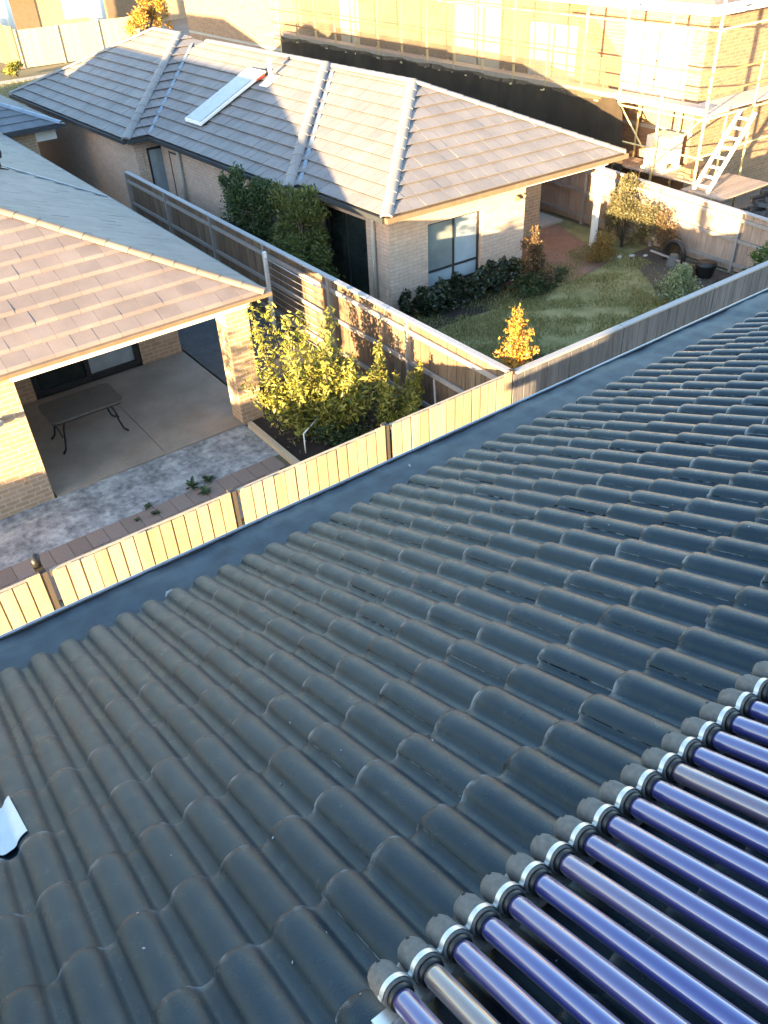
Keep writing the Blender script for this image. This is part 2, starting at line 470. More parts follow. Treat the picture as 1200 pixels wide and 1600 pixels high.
# ================================================================= GROUND
def sheet(name, pts, z, m, kind='structure'):
    o = MB().poly([(x, y, z) for x, y in pts]).build(name, m)
    return tag(o, kind=kind)
sheet("ground", [(-700, -700), (700, -700), (700, 700), (-700, 700)], -.03, M['ground'])
sheet("lawn", [(.1, .1), (9.75, .1), (9.75, 14), (.1, 14)], 0.0, M['lawn'])
sheet("mulch_bed_ground", [(-2.72, .1), (-.08, .1), (-.08, 5.2), (-2.72, 5.2)], .02, M['mulch'])
sheet("dark_gravel_ground", [(-2.3, 5.2), (-.08, 5.2), (-.08, 19), (-2.3, 19)], .008, M['gravel'])
sheet("building_site_ground", [(9.95, -6), (60, -6), (60, 60), (9.95, 60)], 0.0, M['dirt'])
sheet("garden_soil_ground", [(7.3, .12), (9.74, .12), (9.74, 5.0), (8.9, 5.0), (7.9, 3.4), (7.2, 2.6)], .012, M['soil'])
sheet("hedge_bed_ground", [(1.9, 4.95), (6.2, 4.75), (6.2, 5.95), (1.9, 6.1)], .010, M['mulch'])
o = MB().box((-20, 2.86, -.1), (-2.78, 4.16, .0)).build("concrete_strip", M['strip']); tag(o, kind='structure')
o = MB().box((-6.36, 4.164, -.1), (-4.372, 7.69, .03)).box((-4.360, 4.164, -.1), (-2.36, 7.69, .03)).box((-4.372, 4.17, -.1), (-4.360, 7.69, .012)).build("patio_slab", M['slab']); tag(o, kind='structure')
mb = MB()
for i in range(60):
    for j in range(3):
        x = -20 + i * .29 + (.145 if j % 2 else 0); y = 1.62 + j * .412
        if x + .28 > -2.8: continue
        dz = random.uniform(-.004, .004)
        mb.box((x, y, -.05), (x + .283, y + .405, .012 + dz))
tag(mb.build("paver_path", M['paver']), kind='structure')
tag(MB().poly([(6.5, 4.75, .02), (8.3, 5.0, .02), (9.3, 7.9, .02), (6.2, 7.9, .02)]).build("alfresco_paving", M['redpave']), kind='structure')
tag(MB().box((8.75, 7.95, 0), (9.6, 8.9, .06)).build("concrete_pad", M['path']), kind='structure')
tag(MB().box((-7, 44.0, -.02), (14, 44.9, .02)).build("footpath", M['path']), kind='structure')
tag(MB().box((-2.9, 27.0, -.02), (.2, 31.0, .03)).build("side_path", M['path']), kind='structure')

# grass blades on the lawn
def blades(name, n, sampler, hmin, hmax, m):
    rs = np.random.RandomState(3)
    mb = MB(); vs = []; fs = []
    for i in range(n):
        x, y = sampler(rs)
        h = rs.uniform(hmin, hmax); t = rs.uniform(0, 6.28); w_ = rs.uniform(.006, .012)
        lx, ly = rs.uniform(-.6, .6, 2) * h
        b = len(vs); cx, sx = math.cos(t) * w_, math.sin(t) * w_
        vs += [(x - cx, y - sx, 0), (x + cx, y + sx, 0), (x + lx, y + ly, h)]; fs.append((b, b + 1, b + 2))
    mb.v = vs; mb.f = fs; mb.sm = [False] * len(fs)
    return tag(mb.build(name, m), kind='stuff')
def clumped(x0, x1, y0, y1):
    def s(rs):
        while True:
            x, y = rs.uniform(x0, x1), rs.uniform(y0, y1)
            d = math.sin(x * 2.1 + 1.3 * math.sin(y * 1.7)) * math.sin(y * 2.6 + x) + .6 * math.sin(x * 5.3) * math.sin(y * 6.1)
            if rs.uniform(-.9, .9) < d and not (x > 7.4 and y < 4.2 and rs.uniform() < .85): return x, y
    return s
blades("lawn_grass", 70000, clumped(.6, 9.0, .3, 6.2), .02, .085, M['grass'])
blades("verge_grass", 7000, lambda rs: (rs.uniform(-2, 9), rs.uniform(36, 43.9)), .10, .30, M['grass_far'])
rs0 = np.random.RandomState(11)
mb = MB()
for i in range(420):
    x, y = rs0.uniform(-2.6, -.2), rs0.uniform(.3, 5); t = rs0.uniform(0, 3.14); L = rs0.uniform(.02, .07)
    mb.bar((x, y, .03), (x + math.cos(t) * L, y + math.sin(t) * L, .035 + rs0.uniform(0, .02)), .018, .008)
tag(mb.build("mulch_chips", M['paling_brown']), kind='stuff')

# ================================================================= OUR HOUSE (the roof we look over)
TH = R_(23.4129); G = .32886; PT = .15
R0 = Vector((-7.62738, -4.91372, 5.05822))
SU = Vector((0, -math.cos(TH), math.sin(TH))); NU = Vector((0, math.sin(TH), math.cos(TH)))
def rf(u_, v_, h_=0.0): return R0 + Vector((u_, 0, 0)) + SU * v_ + NU * h_
our = thing("rendered_house", (-7.6, -9.0, 0), "two storey house in the foreground under a charcoal roll tiled roof", "house")
def prof(x):
    """roll profile over one pitch, x in pitches from the roll crest (-.5..0.5)"""
    a = abs(x)
    if a < .32: return .036 * math.sqrt(1 - (a / .355) ** 2)
    if a < .46: return .01559 * ((.46 - a) / .14) ** 2
    return 0.0
XS = [-.34, -.31, -.26, -.20, -.13, -.06, 0, .06, .13, .20, .27, .33, .38, .42, .46, .5, .54, .58, .62, .66, .70]
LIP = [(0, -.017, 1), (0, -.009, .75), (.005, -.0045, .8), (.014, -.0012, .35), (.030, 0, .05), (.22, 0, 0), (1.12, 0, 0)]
rs1 = np.random.RandomState(5)
mb = MB(); wear = []
for k in range(0, 17):
    for c in range(-17, 46):
        i0 = 2 * c + ((k + 1) % 2)              # crest index of the tile's seam roll: seam where i + k is odd
        us = []; hs = []
        for q in range(2):
            for x in XS:
                xx = (i0 + q + x) * PT
                if us and xx <= us[-1] + 1e-5: continue
                us.append(xx)
                xs = x if x <= .5 else x - 1
                hs.append(prof(xs))
        # the right edge tucks in at the next seam roll's left flank
        lift = np.linspace(.0035, 0, len(us))
        jt = rs1.uniform(-.001, .001); jv = rs1.uniform(-.006, .006); ju = rs1.uniform(-.0025, .0025)
        vs = []; n = len(us)
        for (t, dz, wv) in LIP:
            v_ = (k + (t if t < .5 else t)) * G + jv
            if t < .05: v_ = k * G + t + jv
            for a, h, lf in zip(us, hs, lift):
                hh = h * (1.06 - .16 * min(t, 1.12)) - .0385 + lf + jt - .010 * min(t, 1.12) + dz
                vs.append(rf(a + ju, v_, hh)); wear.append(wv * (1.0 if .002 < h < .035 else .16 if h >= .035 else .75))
        fs = []
        for r in range(len(LIP) - 1):
            for i in range(n - 1):
                fs.append((r * n + i, r * n + i + 1, (r + 1) * n + i + 1, (r + 1) * n + i))
        mb.add(vs, fs, True)
        # left seam edge skirt
        b = len(mb.v); L_ = [vs[r * n] for r in range(len(LIP))]
        mb.add(L_ + [p - NU * .012 for p in L_], [(r, r + 1, len(LIP) + r + 1, len(LIP) + r) for r in range(len(LIP) - 1)])
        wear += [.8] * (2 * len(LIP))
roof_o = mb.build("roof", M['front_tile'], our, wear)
mb = MB()
mb.slab([rf(-5.4, -.02, -.09), rf(9, -.02, -.09), rf(9, 6.2, -.09), rf(-5.4, 6.2, -.09)], -NU * .05)
mb.build("roof_underlay", M['black'], our)
mb = MB()
for k in range(1):
    # wavy guard sheet tucked under the first course, running to the gutter edge
    n = 260; vs = []
    rows = [(.10, -.058), (.02, -.055), (-.06, -.052), (-.16, -.056), (-.265, -.058), (-.275, -.07)]
    for j, (v_, h_) in enumerate(rows):
        for i in range(n + 1):
            u_ = -5.4 + 14.4 * i / n
            y = R0.y - v_ ; z = R0.z + h_ - .0 + .0025 * math.sin(i * 1.7 + j) + .004 * math.sin(i * .37 + .5 * j) + (.004 if (i // 22) % 2 else 0) + rs1.uniform(-.0015, .0015)
            if v_ > 0: z += v_ * .15
            vs.append((R0.x + u_, y, z))
    m_ = n + 1
    mb.add(vs, [(j * m_ + i, (j + 1) * m_ + i, (j + 1) * m_ + i + 1, j * m_ + i + 1) for j in range(len(rows) - 1) for i in range(n)], True)
mb.build("gutter_guard", M['guard'], our)
ge = R0.y + .272
MB().box((R0.x - 5.4, ge + .003, R0.z - .19), (R0.x + 9, ge + .022, R0.z - .054)).build("gutter", M['gutter_dark'], our)
MB().tube([(R0.x - 5.4, ge + .016, R0.z - .050), (R0.x + 9, ge + .016, R0.z - .050)], .009, 8).build("gutter_lip", M['gutter_lip'], our)
MB().box((R0.x - 5.4, R0.y - 5.6, 2.4), (R0.x + 9, R0.y - .35, R0.z - .2)).build("upper_wall", M['cream'], our)
MB().box((R0.x - 5.4, R0.y - .36, R0.z - .20), (R0.x + 9, ge + .0, R0.z - .185)).build("soffit", M['soffit'], our)
# lower storey with its own low eave (hidden from here by the gutter; it shades the right half of the fence)
LX = -6.42
mb = MB().box((LX + .25, -5.0, 0), (R0.x + 9, -2.34, 2.28)); mb.build("lower_wall", M['brick2'], our)
mb = MB(); tiled_face(mb, [(LX, -2.3, 2.34), (R0.x + 9, -2.3, 2.34), (R0.x + 9, -5.2, 2.5 + 2.9 * .2), (LX, -5.2, 2.5 + 2.9 * .2)])
mb.slab([(LX, -2.3, 2.32), (R0.x + 9, -2.3, 2.32), (R0.x + 9, -5.2, 2.45 + 2.9 * .2), (LX, -5.2, 2.45 + 2.9 * .2)], (0, 0, -.06))
mb.build("lower_roof", M['h3_tile'], our)
MB().box((LX + .06, -2.3, 2.22), (R0.x + 9, -2.19, 2.35)).build("lower_gutter", M['gutter_dark'], our)

# bits lying on the roof
mb = MB(); g_ = []; NU_, NV_ = 40, 14
for b in range(NV_ + 1):
    for a in range(NU_ + 1):
        fv = b / NV_; fu = a / NU_
        uu = -1.12 + fu * (.345 + .018 * fv); vv = 1.33 + fv * (.30 + .10 * (1 - fu) ** 1.5) - .02 * fu
        x = (uu / PT + .5) % 1 - .5
        tt = (vv / G) % 1
        g_.append(rf(uu, vv, max(prof(x), .006) * (1.06 - .16 * tt) - .0385 - .010 * tt + .010))
mb.add(g_, [(b * (NU_ + 1) + a, b * (NU_ + 1) + a + 1, (b + 1) * (NU_ + 1) + a + 1, (b + 1) * (NU_ + 1) + a) for b in range(NV_) for a in range(NU_)], True)
o = mb.build("plastic_sheet", M['patch']); move_origin(o, rf(-.85, 1.5, 0))
tag(o, "white sheet of plastic lying over the charcoal tiles at the photo's left edge", "plastic sheet")
for (u_, y_, a, sz, lb) in ((.275, .03, .5, .035, "small pale scrap of paper lying on the gutter guard above the pale fence"),
                        (2.03, .15, 1.2, .016, "tiny pale leaf fragment on the gutter guard near the middle of the roof edge")):
    p = Vector((R0.x + u_, R0.y + y_, R0.z - .046)); c, s_ = math.cos(a), math.sin(a)
    o = MB().slab([p + Vector((-c * sz, -s_ * sz, 0)), p + Vector((s_ * sz * .4, -c * sz * .5, .006)), p + Vector((c * sz, s_ * sz, .002)), p + Vector((-s_ * sz * .5, c * sz * .4, .008))], (0, 0, .002)).build("paper_scrap", M['litter'])
    move_origin(o, p); tag(o, lb, "litter")
mb = MB()
for i in range(90):
    u_, v_ = rs1.uniform(-1.0, 2.2), rs1.uniform(.3, 3.4)
    x = (u_ / PT + .5) % 1 - .5
    p = rf(u_, v_, prof(x) * (1.06 - .16 * ((v_ / G) % 1)) - .0385 - .010 * ((v_ / G) % 1) + .0035); t = rs1.uniform(0, 3.1); L = .0012 + .005 * rs1.uniform() ** 2.5
    mb.slab([p + Vector((math.cos(t) * L, math.sin(t) * L, 0)), p + Vector((-math.sin(t) * L * .5, math.cos(t) * L * .5, 0)), p - Vector((math.cos(t) * L, math.sin(t) * L, 0)), p + Vector((math.sin(t) * L * .4, -math.cos(t) * L * .4, 0))], NU * .002)
tag(mb.build("roof_grit", M['litter']), kind='stuff')

# ---------------------------------------------------------------- solar tube collector
coll = thing("solar_tube_collector", rf(.5, 3.9, 0), "evacuated tube solar collector with dark blue glass tubes on the charcoal roof", "solar collector")
HC = .058
first = True
CU = []
for i in range(26):
    u_ = -.247 + .0749 * i
    CU.append(u_)
    mb = MB().tube([rf(u_, 3.100, HC), rf(u_, 3.106, HC), rf(u_, 3.118, HC), rf(u_, 5.0, HC)], [.0200, .0225, .0240, .0240], 24)
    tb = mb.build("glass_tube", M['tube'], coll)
    # rubber end cup with a little hole
    prof_c = [(-.062, .0), (-.062, .008), (-.060, .018), (-.054, .027), (-.040, .0325), (0.0, .0335), (.022, .0335), (.022, .028)]
    mb = MB(); vs = []; K = 20
    ex = Vector((1, 0, 0))
    for (dv, rr) in prof_c:
        for q in range(K):
            t = 2 * math.pi * q / K
            vs.append(rf(u_, 3.07 + dv, HC) + ex * (math.cos(t) * max(rr, .0005)) + NU * (math.sin(t) * max(rr, .0005)))
    mb.add(vs, [(j * K + q, j * K + (q + 1) % K, (j + 1) * K + (q + 1) % K, (j + 1) * K + q) for j in range(len(prof_c) - 1) for q in range(K)], True)
    cp = mb.build("end_cup", M['rubber'], coll)
    mb = MB().tube([rf(u_ + .004, 3.02, HC + .024), rf(u_ + .004, 3.024, HC + .030)], .0042, 8)
    mb.build("drain_hole", M['black'], cp)
    # black seal ring between cup and glass
    mb = MB().tube([rf(u_, 3.093, HC), rf(u_, 3.096, HC), rf(u_, 3.103, HC), rf(u_, 3.106, HC)], [.0275, .0295, .0295, .0270], 20)
    mb.build("seal_ring", M['black'], tb)
    # spring clip strap over the cup
    mb = MB(); vs = []
    angs = [math.pi * (.12 + .76 * q / 12) for q in range(13)]
    for dv in (3.076, 3.089):
        for t in angs:
            vs.append(rf(u_, dv, HC) + ex * (math.cos(t) * .0368) + NU * (math.sin(t) * .0368))
    foot = [(-.0375, .004), (.0375, .004)]
    m_ = len(angs)
    mb.add(vs, [(q, q + 1, m_ + q + 1, m_ + q) for q in range(m_ - 1)], True)
    for sgn in (-1, 1):
        a = rf(u_, 3.076, HC) + ex * (sgn * .0342) + NU * .0136; b = rf(u_, 3.089, HC) + ex * (sgn * .0342) + NU * .0136
        d = ex * (sgn * .0034) - NU * .004
        mb.slab([a, b, b + d, a + d], NU * .004)
    mb.build("spring_clip", M['clip'], coll)
MB().bar(rf(-.31, 3.085, HC - .043), rf(1.72, 3.085, HC - .043), .036, .022, NU).build("clip_rail", M['steel'], coll)
for u_ in (-.262, 1.66):
    MB().bar(rf(u_, 3.10, .012), rf(u_, 5.0, .012), .03, .016, NU).build("side_rail", M['steel'], coll)
MB().bar(rf(-.29, 4.6, HC - .045), rf(1.72, 4.6, HC - .045), .03, .02, NU).build("cross_rail", M['steel'], coll)

# ================================================================= FENCES
def paling_fence(name, label, p0, p1, bays, height, side, pitch, mp, mc, mr, cap=True, post_proud=.0, post_extra=0.0, heights=None, group=None, gap=.012, mpost=None, cat="fence", rails=(.25, .95, 1.55), post_shift=0.0, lead=0.0):
    """p0-p1 in plan; palings on side*left-normal, rails on the other side"""
    p0 = Vector((p0[0], p0[1], 0)); p1 = Vector((p1[0], p1[1], 0))
    d = p1 - p0; L = d.length; d.normalize(); nrm = Vector((-d.y, d.x, 0)) * side
    rt = thing(name, p0 + d * (L / 2), label, cat, group)
    bl = L / bays
    Z = Vector((0, 0, 1))
    H = lambda s: height if heights is None else heights[0] + (heights[1] - heights[0]) * s / L
    rr = random.Random(hash(label) % 1000 if False else len(label) * 7 + bays)
    for b in range(bays):
        s0, s1 = b * bl + .055 + lead, (b + 1) * bl - .055 + lead * .75
        mb = MB(); n = max(1, round((s1 - s0) / pitch)); pw = (s1 - s0) / n
        if gap > .01:                         # the under-lapped boards seen in the gaps
            A = p0 + d * s0 + nrm * .012; B = p0 + d * s1 + nrm * .012; q = nrm * .010
            mb.hexa([x + Z * .05 for x in (A, B, B + q, A + q)] + [x + Z * (H(s0) - .05) for x in (A, B, B + q, A + q)])
        for i in range(n):
            a = s0 + i * pw + gap / 2; c = s0 + (i + 1) * pw - gap / 2
            off = .034 + (.005 if i % 2 and gap < .01 else 0) + rr.uniform(-.002, .002)
            tp = H(a) - (.035 if cap else 0) + rr.uniform(-.012, .004) + (.045 if lead and i == n - 1 else 0); ln = rr.uniform(-.006, .006)
            A = p0 + d * a + nrm * off; B = p0 + d * c + nrm * off
            q = nrm * .016
            base = [A, B, B + q, A + q]
            top = [x + d * ln + Z * tp for x in base]
            if side < 0 : base = base[::1]
            mb.hexa([x + Z * .03 for x in base] + top)
        mb.build("paling_panel", mp, rt)
        mb = MB()
        for z in rails:
            zz0, zz1 = z * H(s0) / 1.8, z * H(s1) / 1.8
            a = p0 + d * (s0 - .02) - nrm * .005; c = p0 + d * (s1 + .02) - nrm * .005
            mb.bar(a + Z * zz0, c + Z * zz1, .04, .085)
        mb.build("rail_set", mr, rt)
        if cap:
            mb = MB()
            mb.bar(p0 + d * (b * bl + .006) + nrm * .02 + Z * (H(b * bl) - .017), p0 + d * ((b + 1) * bl - .006) + nrm * .02 + Z * (H((b + 1) * bl) - .017 + rr.uniform(-.004, .004)), .115, .032)
            mb.build("capping", mc, rt)
    for b in range(bays + 1):
        s = b * bl
        c = p0 + d * (s + post_shift) + nrm * (.0 + post_proud)
        MB().bar(c, c + Z * (H(s) - (.035 if cap else 0) + post_extra), .10, .085, d).build("post", mpost or mr, rt)
    return rt
paling_fence("paling_fence", "fresh yellow pine paling fence along the paved yard, before the foreground gutter", (-17.4, 0), (0, 0), 7, 1.8, -1, .165, M['paling_new'], M['cap_new'], M['paling_new'], cap=False, post_proud=-.01, post_extra=.02, gap=.020, rails=(.25, .95, 1.75), mpost=M['post_dark'], post_shift=.03, lead=.07)
paling_fence("paling_fence", "weathered grey paling fence with capping between the lawn and the foreground gutter", (.06, 0), (9.96, 0), 4, 1.8, -1, .135, M['paling_grey'], M['cap_grey'], M['paling_grey'], cap=True, gap=.006)
paling_fence("paling_fence", "brown paling fence with pale capping and rails running between the two neighbouring houses", (0, .06), (0, 15.6), 6, 1.8, -1, .125, M['paling_brown'], M['cap_grey'], M['rail_grey'], cap=True, gap=.004)
paling_fence("paling_fence", "faded paling fence behind the post and shrubs, towards the building site", (9.85, .2), (9.85, 22.0), 9, 1.8, -1, .13, M['paling_pink'], M['cap_grey'], M['rail_grey'], cap=True, heights=(1.36, 2.2), gap=.004)
paling_fence("paling_fence", "sunlit cream paling fence at the street end, behind the grey roof", (6.6, 48.1), (13.8, 47.6), 3, 1.95, -1, .15, M['cap_new'], M['cap_new'], M['cap_new'], cap=False, post_proud=.06, post_extra=.05, gap=.006)
paling_fence("paling_fence", "short brown fence return running back from the cream street end fence", (6.5, 48.1), (5.9, 56), 3, 2.15, 1, .15, M['paling_brown'], M['paling_brown'], M['paling_brown'], cap=False, gap=.006)
paling_fence("paling_fence", "side boundary paling fence on the far side of the house with the patio", (-17.5, .06), (-17.5, 20), 8, 1.8, 1, .15, M['paling_brown'], M['cap_grey'], M['rail_grey'], cap=True, gap=.004)

o = MB()
o.box((-7.50, -.02, 1.86), (-7.40, .12, 1.90)); o.tube([(-7.45, .03, 1.90), (-7.45, .05, 1.97), (-7.41, .10, 2.01)], [.05, .055, .035], 10); o.tube([(-7.45, .05, 1.9), (-7.45, .05, 1.84)], .03, 8)
o = o.build("post_cap_light", M['black']); move_origin(o, (-7.45, .05, 1.84)); tag(o, "small black lamp fixed on the pale fence post at the far left", "lamp")

# sleeper edging of the garden bed, wire trellis, stakes
o = MB().hexa([(-2.80, .2, -.02), (-2.71, .2, -.02), (-2.69, 4.02, -.02), (-2.78, 4.02, -.02), (-2.80, .2, .11), (-2.71, .2, .11), (-2.69, 4.02, .11), (-2.78, 4.02, .11)]).build("timber_edging", M['cap_new'])
move_origin(o, (-2.75, 2, 0)); tag(o, "low timber edging board between the pavers and the mulched garden bed", "edging")
tr = thing("wire_trellis", (-.22, 6.4, 0), "white post and wire trellis standing against the brown fence", "trellis")
MB().box((-.27, 7.35, 0), (-.20, 7.42, 1.78)).build("post", M['white'], tr)
for k in range(10):
    z = .25 + k * .155
    MB().tube([(-.235, 7.36, z), (-.235, 6.3, z - .012), (-.235, 5.2, z)], .006 if k < 9 else .012, 6).build("wire", M['steel'], tr)
st = thing("garden_stake_frame", (-2.2, 2.7, 0), "low white wire frame staked into the mulch by the yellow green shrubs", "garden frame")
for a, b in (((-2.42, 2.55, 0), (-2.42, 2.55, .42)), ((-1.75, 2.95, 0), (-1.75, 2.95, .42)), ((-2.42, 2.55, .42), (-1.75, 2.95, .42))):
    MB().tube([a, b], .013, 8).build("wire", M['white'], st)
o = MB().tube([(-.55, 1.15, .05), (-.14, 1.75, 1.0)], .02, 8).build("timber_stake", M['rail_grey']); move_origin(o, (-.55, 1.15, .05))
tag(o, "thin grey stake leaning on the brown fence beside the yellow green shrub", "stake")

# ================================================================= HOUSE WITH THE PATIO (left)
T1 = .433; ZE = 2.45
h1 = thing("patio_house", (-8.0, 11.5, 0), "tan brick house with a covered patio and brown grey tiled roof at the left", "house")
EX1, EY1, EX0, EY0 = -2.05, 4.05, -14.0, 19.8
hw = (EX1 - EX0) / 2; RX = (EX1 + EX0) / 2; RZ = ZE + hw * T1
A = (EX0, EY1, ZE); B = (EX1, EY1, ZE); C_ = (EX1, EY0, ZE); D = (EX0, EY0, ZE)
E1 = (RX, EY1 + hw, RZ); E2 = (RX, EY0 - .3, RZ)
mb = MB()
rr = random.Random(3)
tiled_face(mb, [A, B, E1], .36, .36, .036, rnd=rr, bevel=.06); tiled_face(mb, [B, C_, E2, E1], .30, .36, .026, rnd=rr)
tiled_face(mb, [C_, D, E2], .36, .36, rnd=rr); tiled_face(mb, [D, A, E1, E2], .36, .36, rnd=rr)
dn = Vector((0, 0, -.012))
for fc in ([A, B, E1], [B, C_, E2, E1], [C_, D, E2], [D, A, E1, E2], [D, C_, B, A]):
    mb.poly([Vector(p) + dn for p in fc])
r1 = mb.build("roof", M['h1_tile'], h1)
mb = MB()
for p, q in ((B, E1), (A, E1), (C_, E2), (D, E2)): caps_along(mb, p, q, r_=.115, seg=.41)
caps_along(mb, E1, E2, r_=.12, seg=.41)
mb.build("hip_cap", M['h1_cap'], r1)
mb = MB(); p = Vector((EX1, 11.3, ZE)); q = p + Vector((-3.2, 2.4, 3.2 * T1))
nn = Vector((T1, 0, 1)).normalized()
mb.bar(p + nn * .04, q + nn * .04, .09, .025, nn); mb.build("valley_flashing", M['gutter_lip'], r1)
def gutter(mb, p, q, out):
    p = Vector(p); q = Vector(q); out = Vector(out)
    a = p + out * .055 + Vector((0, 0, -.075)); b = q + out * .055 + Vector((0, 0, -.075))
    mb.bar(a, b, .11, .105)
MB().box((EX0, EY1 - .10, ZE - .075), (EX1 + .11, EY1 - .001, ZE - .012)).build("gutter", M['gutter_tan'], h1)
mb = MB(); gutter(mb, (EX1, EY1 + .005, ZE), (EX1, EY0, ZE), (1, 0, 0)); mb.build("gutter", M['gutter_dark'], h1)
MB().box((-6.42, 4.07, 2.25), (-2.34, 4.24, 2.37)).build("beam", M['white'], h1)
MB().box((-6.42, 4.245, 2.33), (-2.1, 7.75, 2.36)).build("ceiling", M['soffit'], h1)
MB().box((-2.80, 4.15, 0), (-2.36, 4.56, 2.245)).build("pillar", M['brick1'], h1)
mb = MB(); mb.box((-13.6, 4.155, 0), (-6.40, 4.40, 2.34)); mb.box((-6.65, 4.41, 0), (-6.41, 7.68, 2.34)); mb.build("wall", M['brick1'], h1)
mb = MB(); mb.box((-6.4, 7.7, 0), (-5.56, 7.94, 2.34)); mb.box((-3.28, 7.7, 0), (-2.38, 7.94, 2.34)); mb.box((-5.55, 7.7, 2.12), (-3.29, 7.94, 2.34)); mb.build("back_wall", M['brick1'], h1)
mb = MB(); mb.box((-2.62, 7.95, 0), (-2.38, 18.2, 2.34)); mb.box((-13.6, 18.0, 0), (-2.63, 18.2, 2.34)); mb.box((-13.6, 4.41, 0), (-13.36, 17.99, 2.34)); mb.build("side_wall", M['brick1'], h1)
dr = MB(); dr.box((-5.54, 7.73, .04), (-3.30, 7.82, .16)); dr.box((-5.54, 7.73, 2.03), (-3.30, 7.82, 2.11)); dr.box((-5.54, 7.73, .16), (-5.44, 7.82, 2.03)); dr.box((-3.40, 7.73, .16), (-3.30, 7.82, 2.03)); dr.box((-4.47, 7.73, .16), (-4.37, 7.82, 2.03))
dr = dr.build("sliding_door", M['frame_dark'], h1)
MB().box((-5.435, 7.775, .165), (-4.475, 7.785, 2.025)).build("pane", M['glass_dark'], dr)
MB().box((-4.365, 7.775, .165), (-3.405, 7.785, 2.025)).build("pane", M['glass_pale'], dr)
MB().box((-5.54, 7.83, .04), (-3.30, 7.86, 2.1)).build("reveal_lining", M['frame_dark'], dr)
# fittings on the lit wall
def sensor_light(p, lb, dirs=((-1, -.6), (1, -.6)), m='white'):
    t = thing("sensor_light", p, lb, "light")
    p = Vector(p)
    MB().box(p + Vector((-.05, -.035, -.03)), p + Vector((.05, 0, .03))).build("base", M[m], t)
    for a, b in dirs:
        c = p + Vector((a * .08, -.07, .0))
        MB().tube([c + Vector((0, .03, .02)), c + Vector((a * .03, -.02, -.01)), c + Vector((a * .05, -.07, -.03))], [.02, .045, .055], 10).build("lamp_head", M[m], t)
    MB().tube([p + Vector((0, -.03, -.03)), p + Vector((0, -.06, -.08))], [.02, .028], 8).build("sensor", M[m], t)
sensor_light((-6.92, 4.155, 1.72), "twin spotlight on the sunlit brick wall left of the patio opening", m='stone')
tap = thing("garden_tap", (-6.75, 4.15, .55), "small brass garden tap on the brick wall left of the patio", "tap")
MB().tube([(-6.75, 4.155, .58), (-6.75, 4.07, .58), (-6.75, 4.04, .52)], .012, 8).build("spout", M['gutter_tan'], tap)
MB().box((-6.78, 4.08, .605), (-6.72, 4.10, .62)).build("handle", M['gutter_tan'], tap)
# patio table
tb = thing("outdoor_table", (-5.2, 5.7, .03), "long brown topped table with curved black metal legs under the patio roof", "table")
mb = MB(); pts = []
for (cx, cy, a0) in ((-4.66, 5.98, 0), (-5.76, 5.98, 90), (-5.76, 5.36, 180), (-4.66, 5.36, 270)):
    for k in range(7):
        t = R_(a0 + 15 * k); pts.append((cx + .12 * math.cos(t), cy + .12 * math.sin(t), .70))
mb.slab(pts, (0, 0, .035)); top = mb.build("table_top", M['tabletop'], tb)
mb = MB().slab([((x + 5.21) * .96 - 5.21, (y - 5.67) * .93 + 5.67, .66) for x, y, z in pts], (0, 0, .038)); mb.build("apron", M['black'], tb)
for (x, y, sx, sy) in ((-5.72, 5.38, -1, -1), (-5.72, 5.96, -1, 1), (-4.70, 5.38, 1, -1), (-4.70, 5.96, 1, 1)):
    MB().tube([(x - sx * .10, y, .68), (x - sx * .03, y, .5), (x, y, .3), (x + sx * .04, y + sy * .02, .12), (x + sx * .11, y + sy * .04, .045)], [.02, .018, .018, .017, .022], 8).build("leg", M['black'], tb)
for x in (-5.74, -4.68):
    MB().tube([(x, 5.40, .34), (x, 5.67, .42), (x, 5.94, .34)], .012, 8).build("stretcher", M['black'], tb)
# roof vent and hat on the left edge
vt = thing("roof_vent", (-3.95, 12.5, 3.2), "black round topped roof vent on the blue grey roof face at the left edge", "roof vent")
pr = [(0, .13), (.25, .13), (.25, .20), (.36, .22), (.46, .20), (.54, .14), (.58, .03)]
mb = MB().tube([(-3.98, 12.5, 3.22 + z) for z, _ in pr], [q for _, q in pr], 18); mb.build("cowl", M['black'], vt)
MB().bar((-4.20, 12.5, 3.42), (-3.76, 12.5, 3.23), .42, .012, (T1, 0, 1)).build("flashing", M['gutter_dark'], vt)

# ================================================================= HOUSE WITH THE LAWN (centre)
h2 = thing("lawn_house", (5.3, 13, 0), "pale brick house with a grey tiled hip roof beside the lawn", "house")
ex = Vector((6.99, -.25, 0)).normalized(); ey = Vector((-.24, 6.72, 0)).normalized()
O2 = Vector((1.83, 5.72, 0))
def U(u_, v_, z=0.0): return O2 + ex * u_ + ey * v_ + Vector((0, 0, z))
T2 = .466; W2 = 7.02
def hip_block(mb, mc, u0, u1, v0, v1, faces, hips):
    hw_ = (u1 - u0) / 2; zr = ZE + hw_ * T2; um = (u0 + u1) / 2
    a, b, c, d = U(u0, v0, ZE), U(u1, v0, ZE), U(u1, v1, ZE), U(u0, v1, ZE)
    e1, e2 = U(um, v0 + hw_, zr), U(um, v1 - hw_, zr)
    F = {'front': [a, b, e1], 'right': [b, c, e2, e1], 'back': [c, d, e2], 'left': [d, a, e1, e2]}
    for k in F:
        if k in faces: tiled_face(mb, F[k], .33, .37, .042, 0, rnd=rr, skirt=.014, gap=.010)
        mb.poly([p + Vector((0, 0, -.012)) for p in F[k]])
    mb.poly([p + Vector((0, 0, -.015)) for p in (d, c, b, a)])
    H = {'fl': (a, e1), 'fr': (b, e1), 'bl': (d, e2), 'br': (c, e2), 'ridge': (e1, e2)}
    for k in hips: caps_along(mc, *H[k], r_=.13, seg=.40, lift=.02)
mb = MB(); mc = MB()
VB, VC, VE = 3.25, 10.55, 20.3
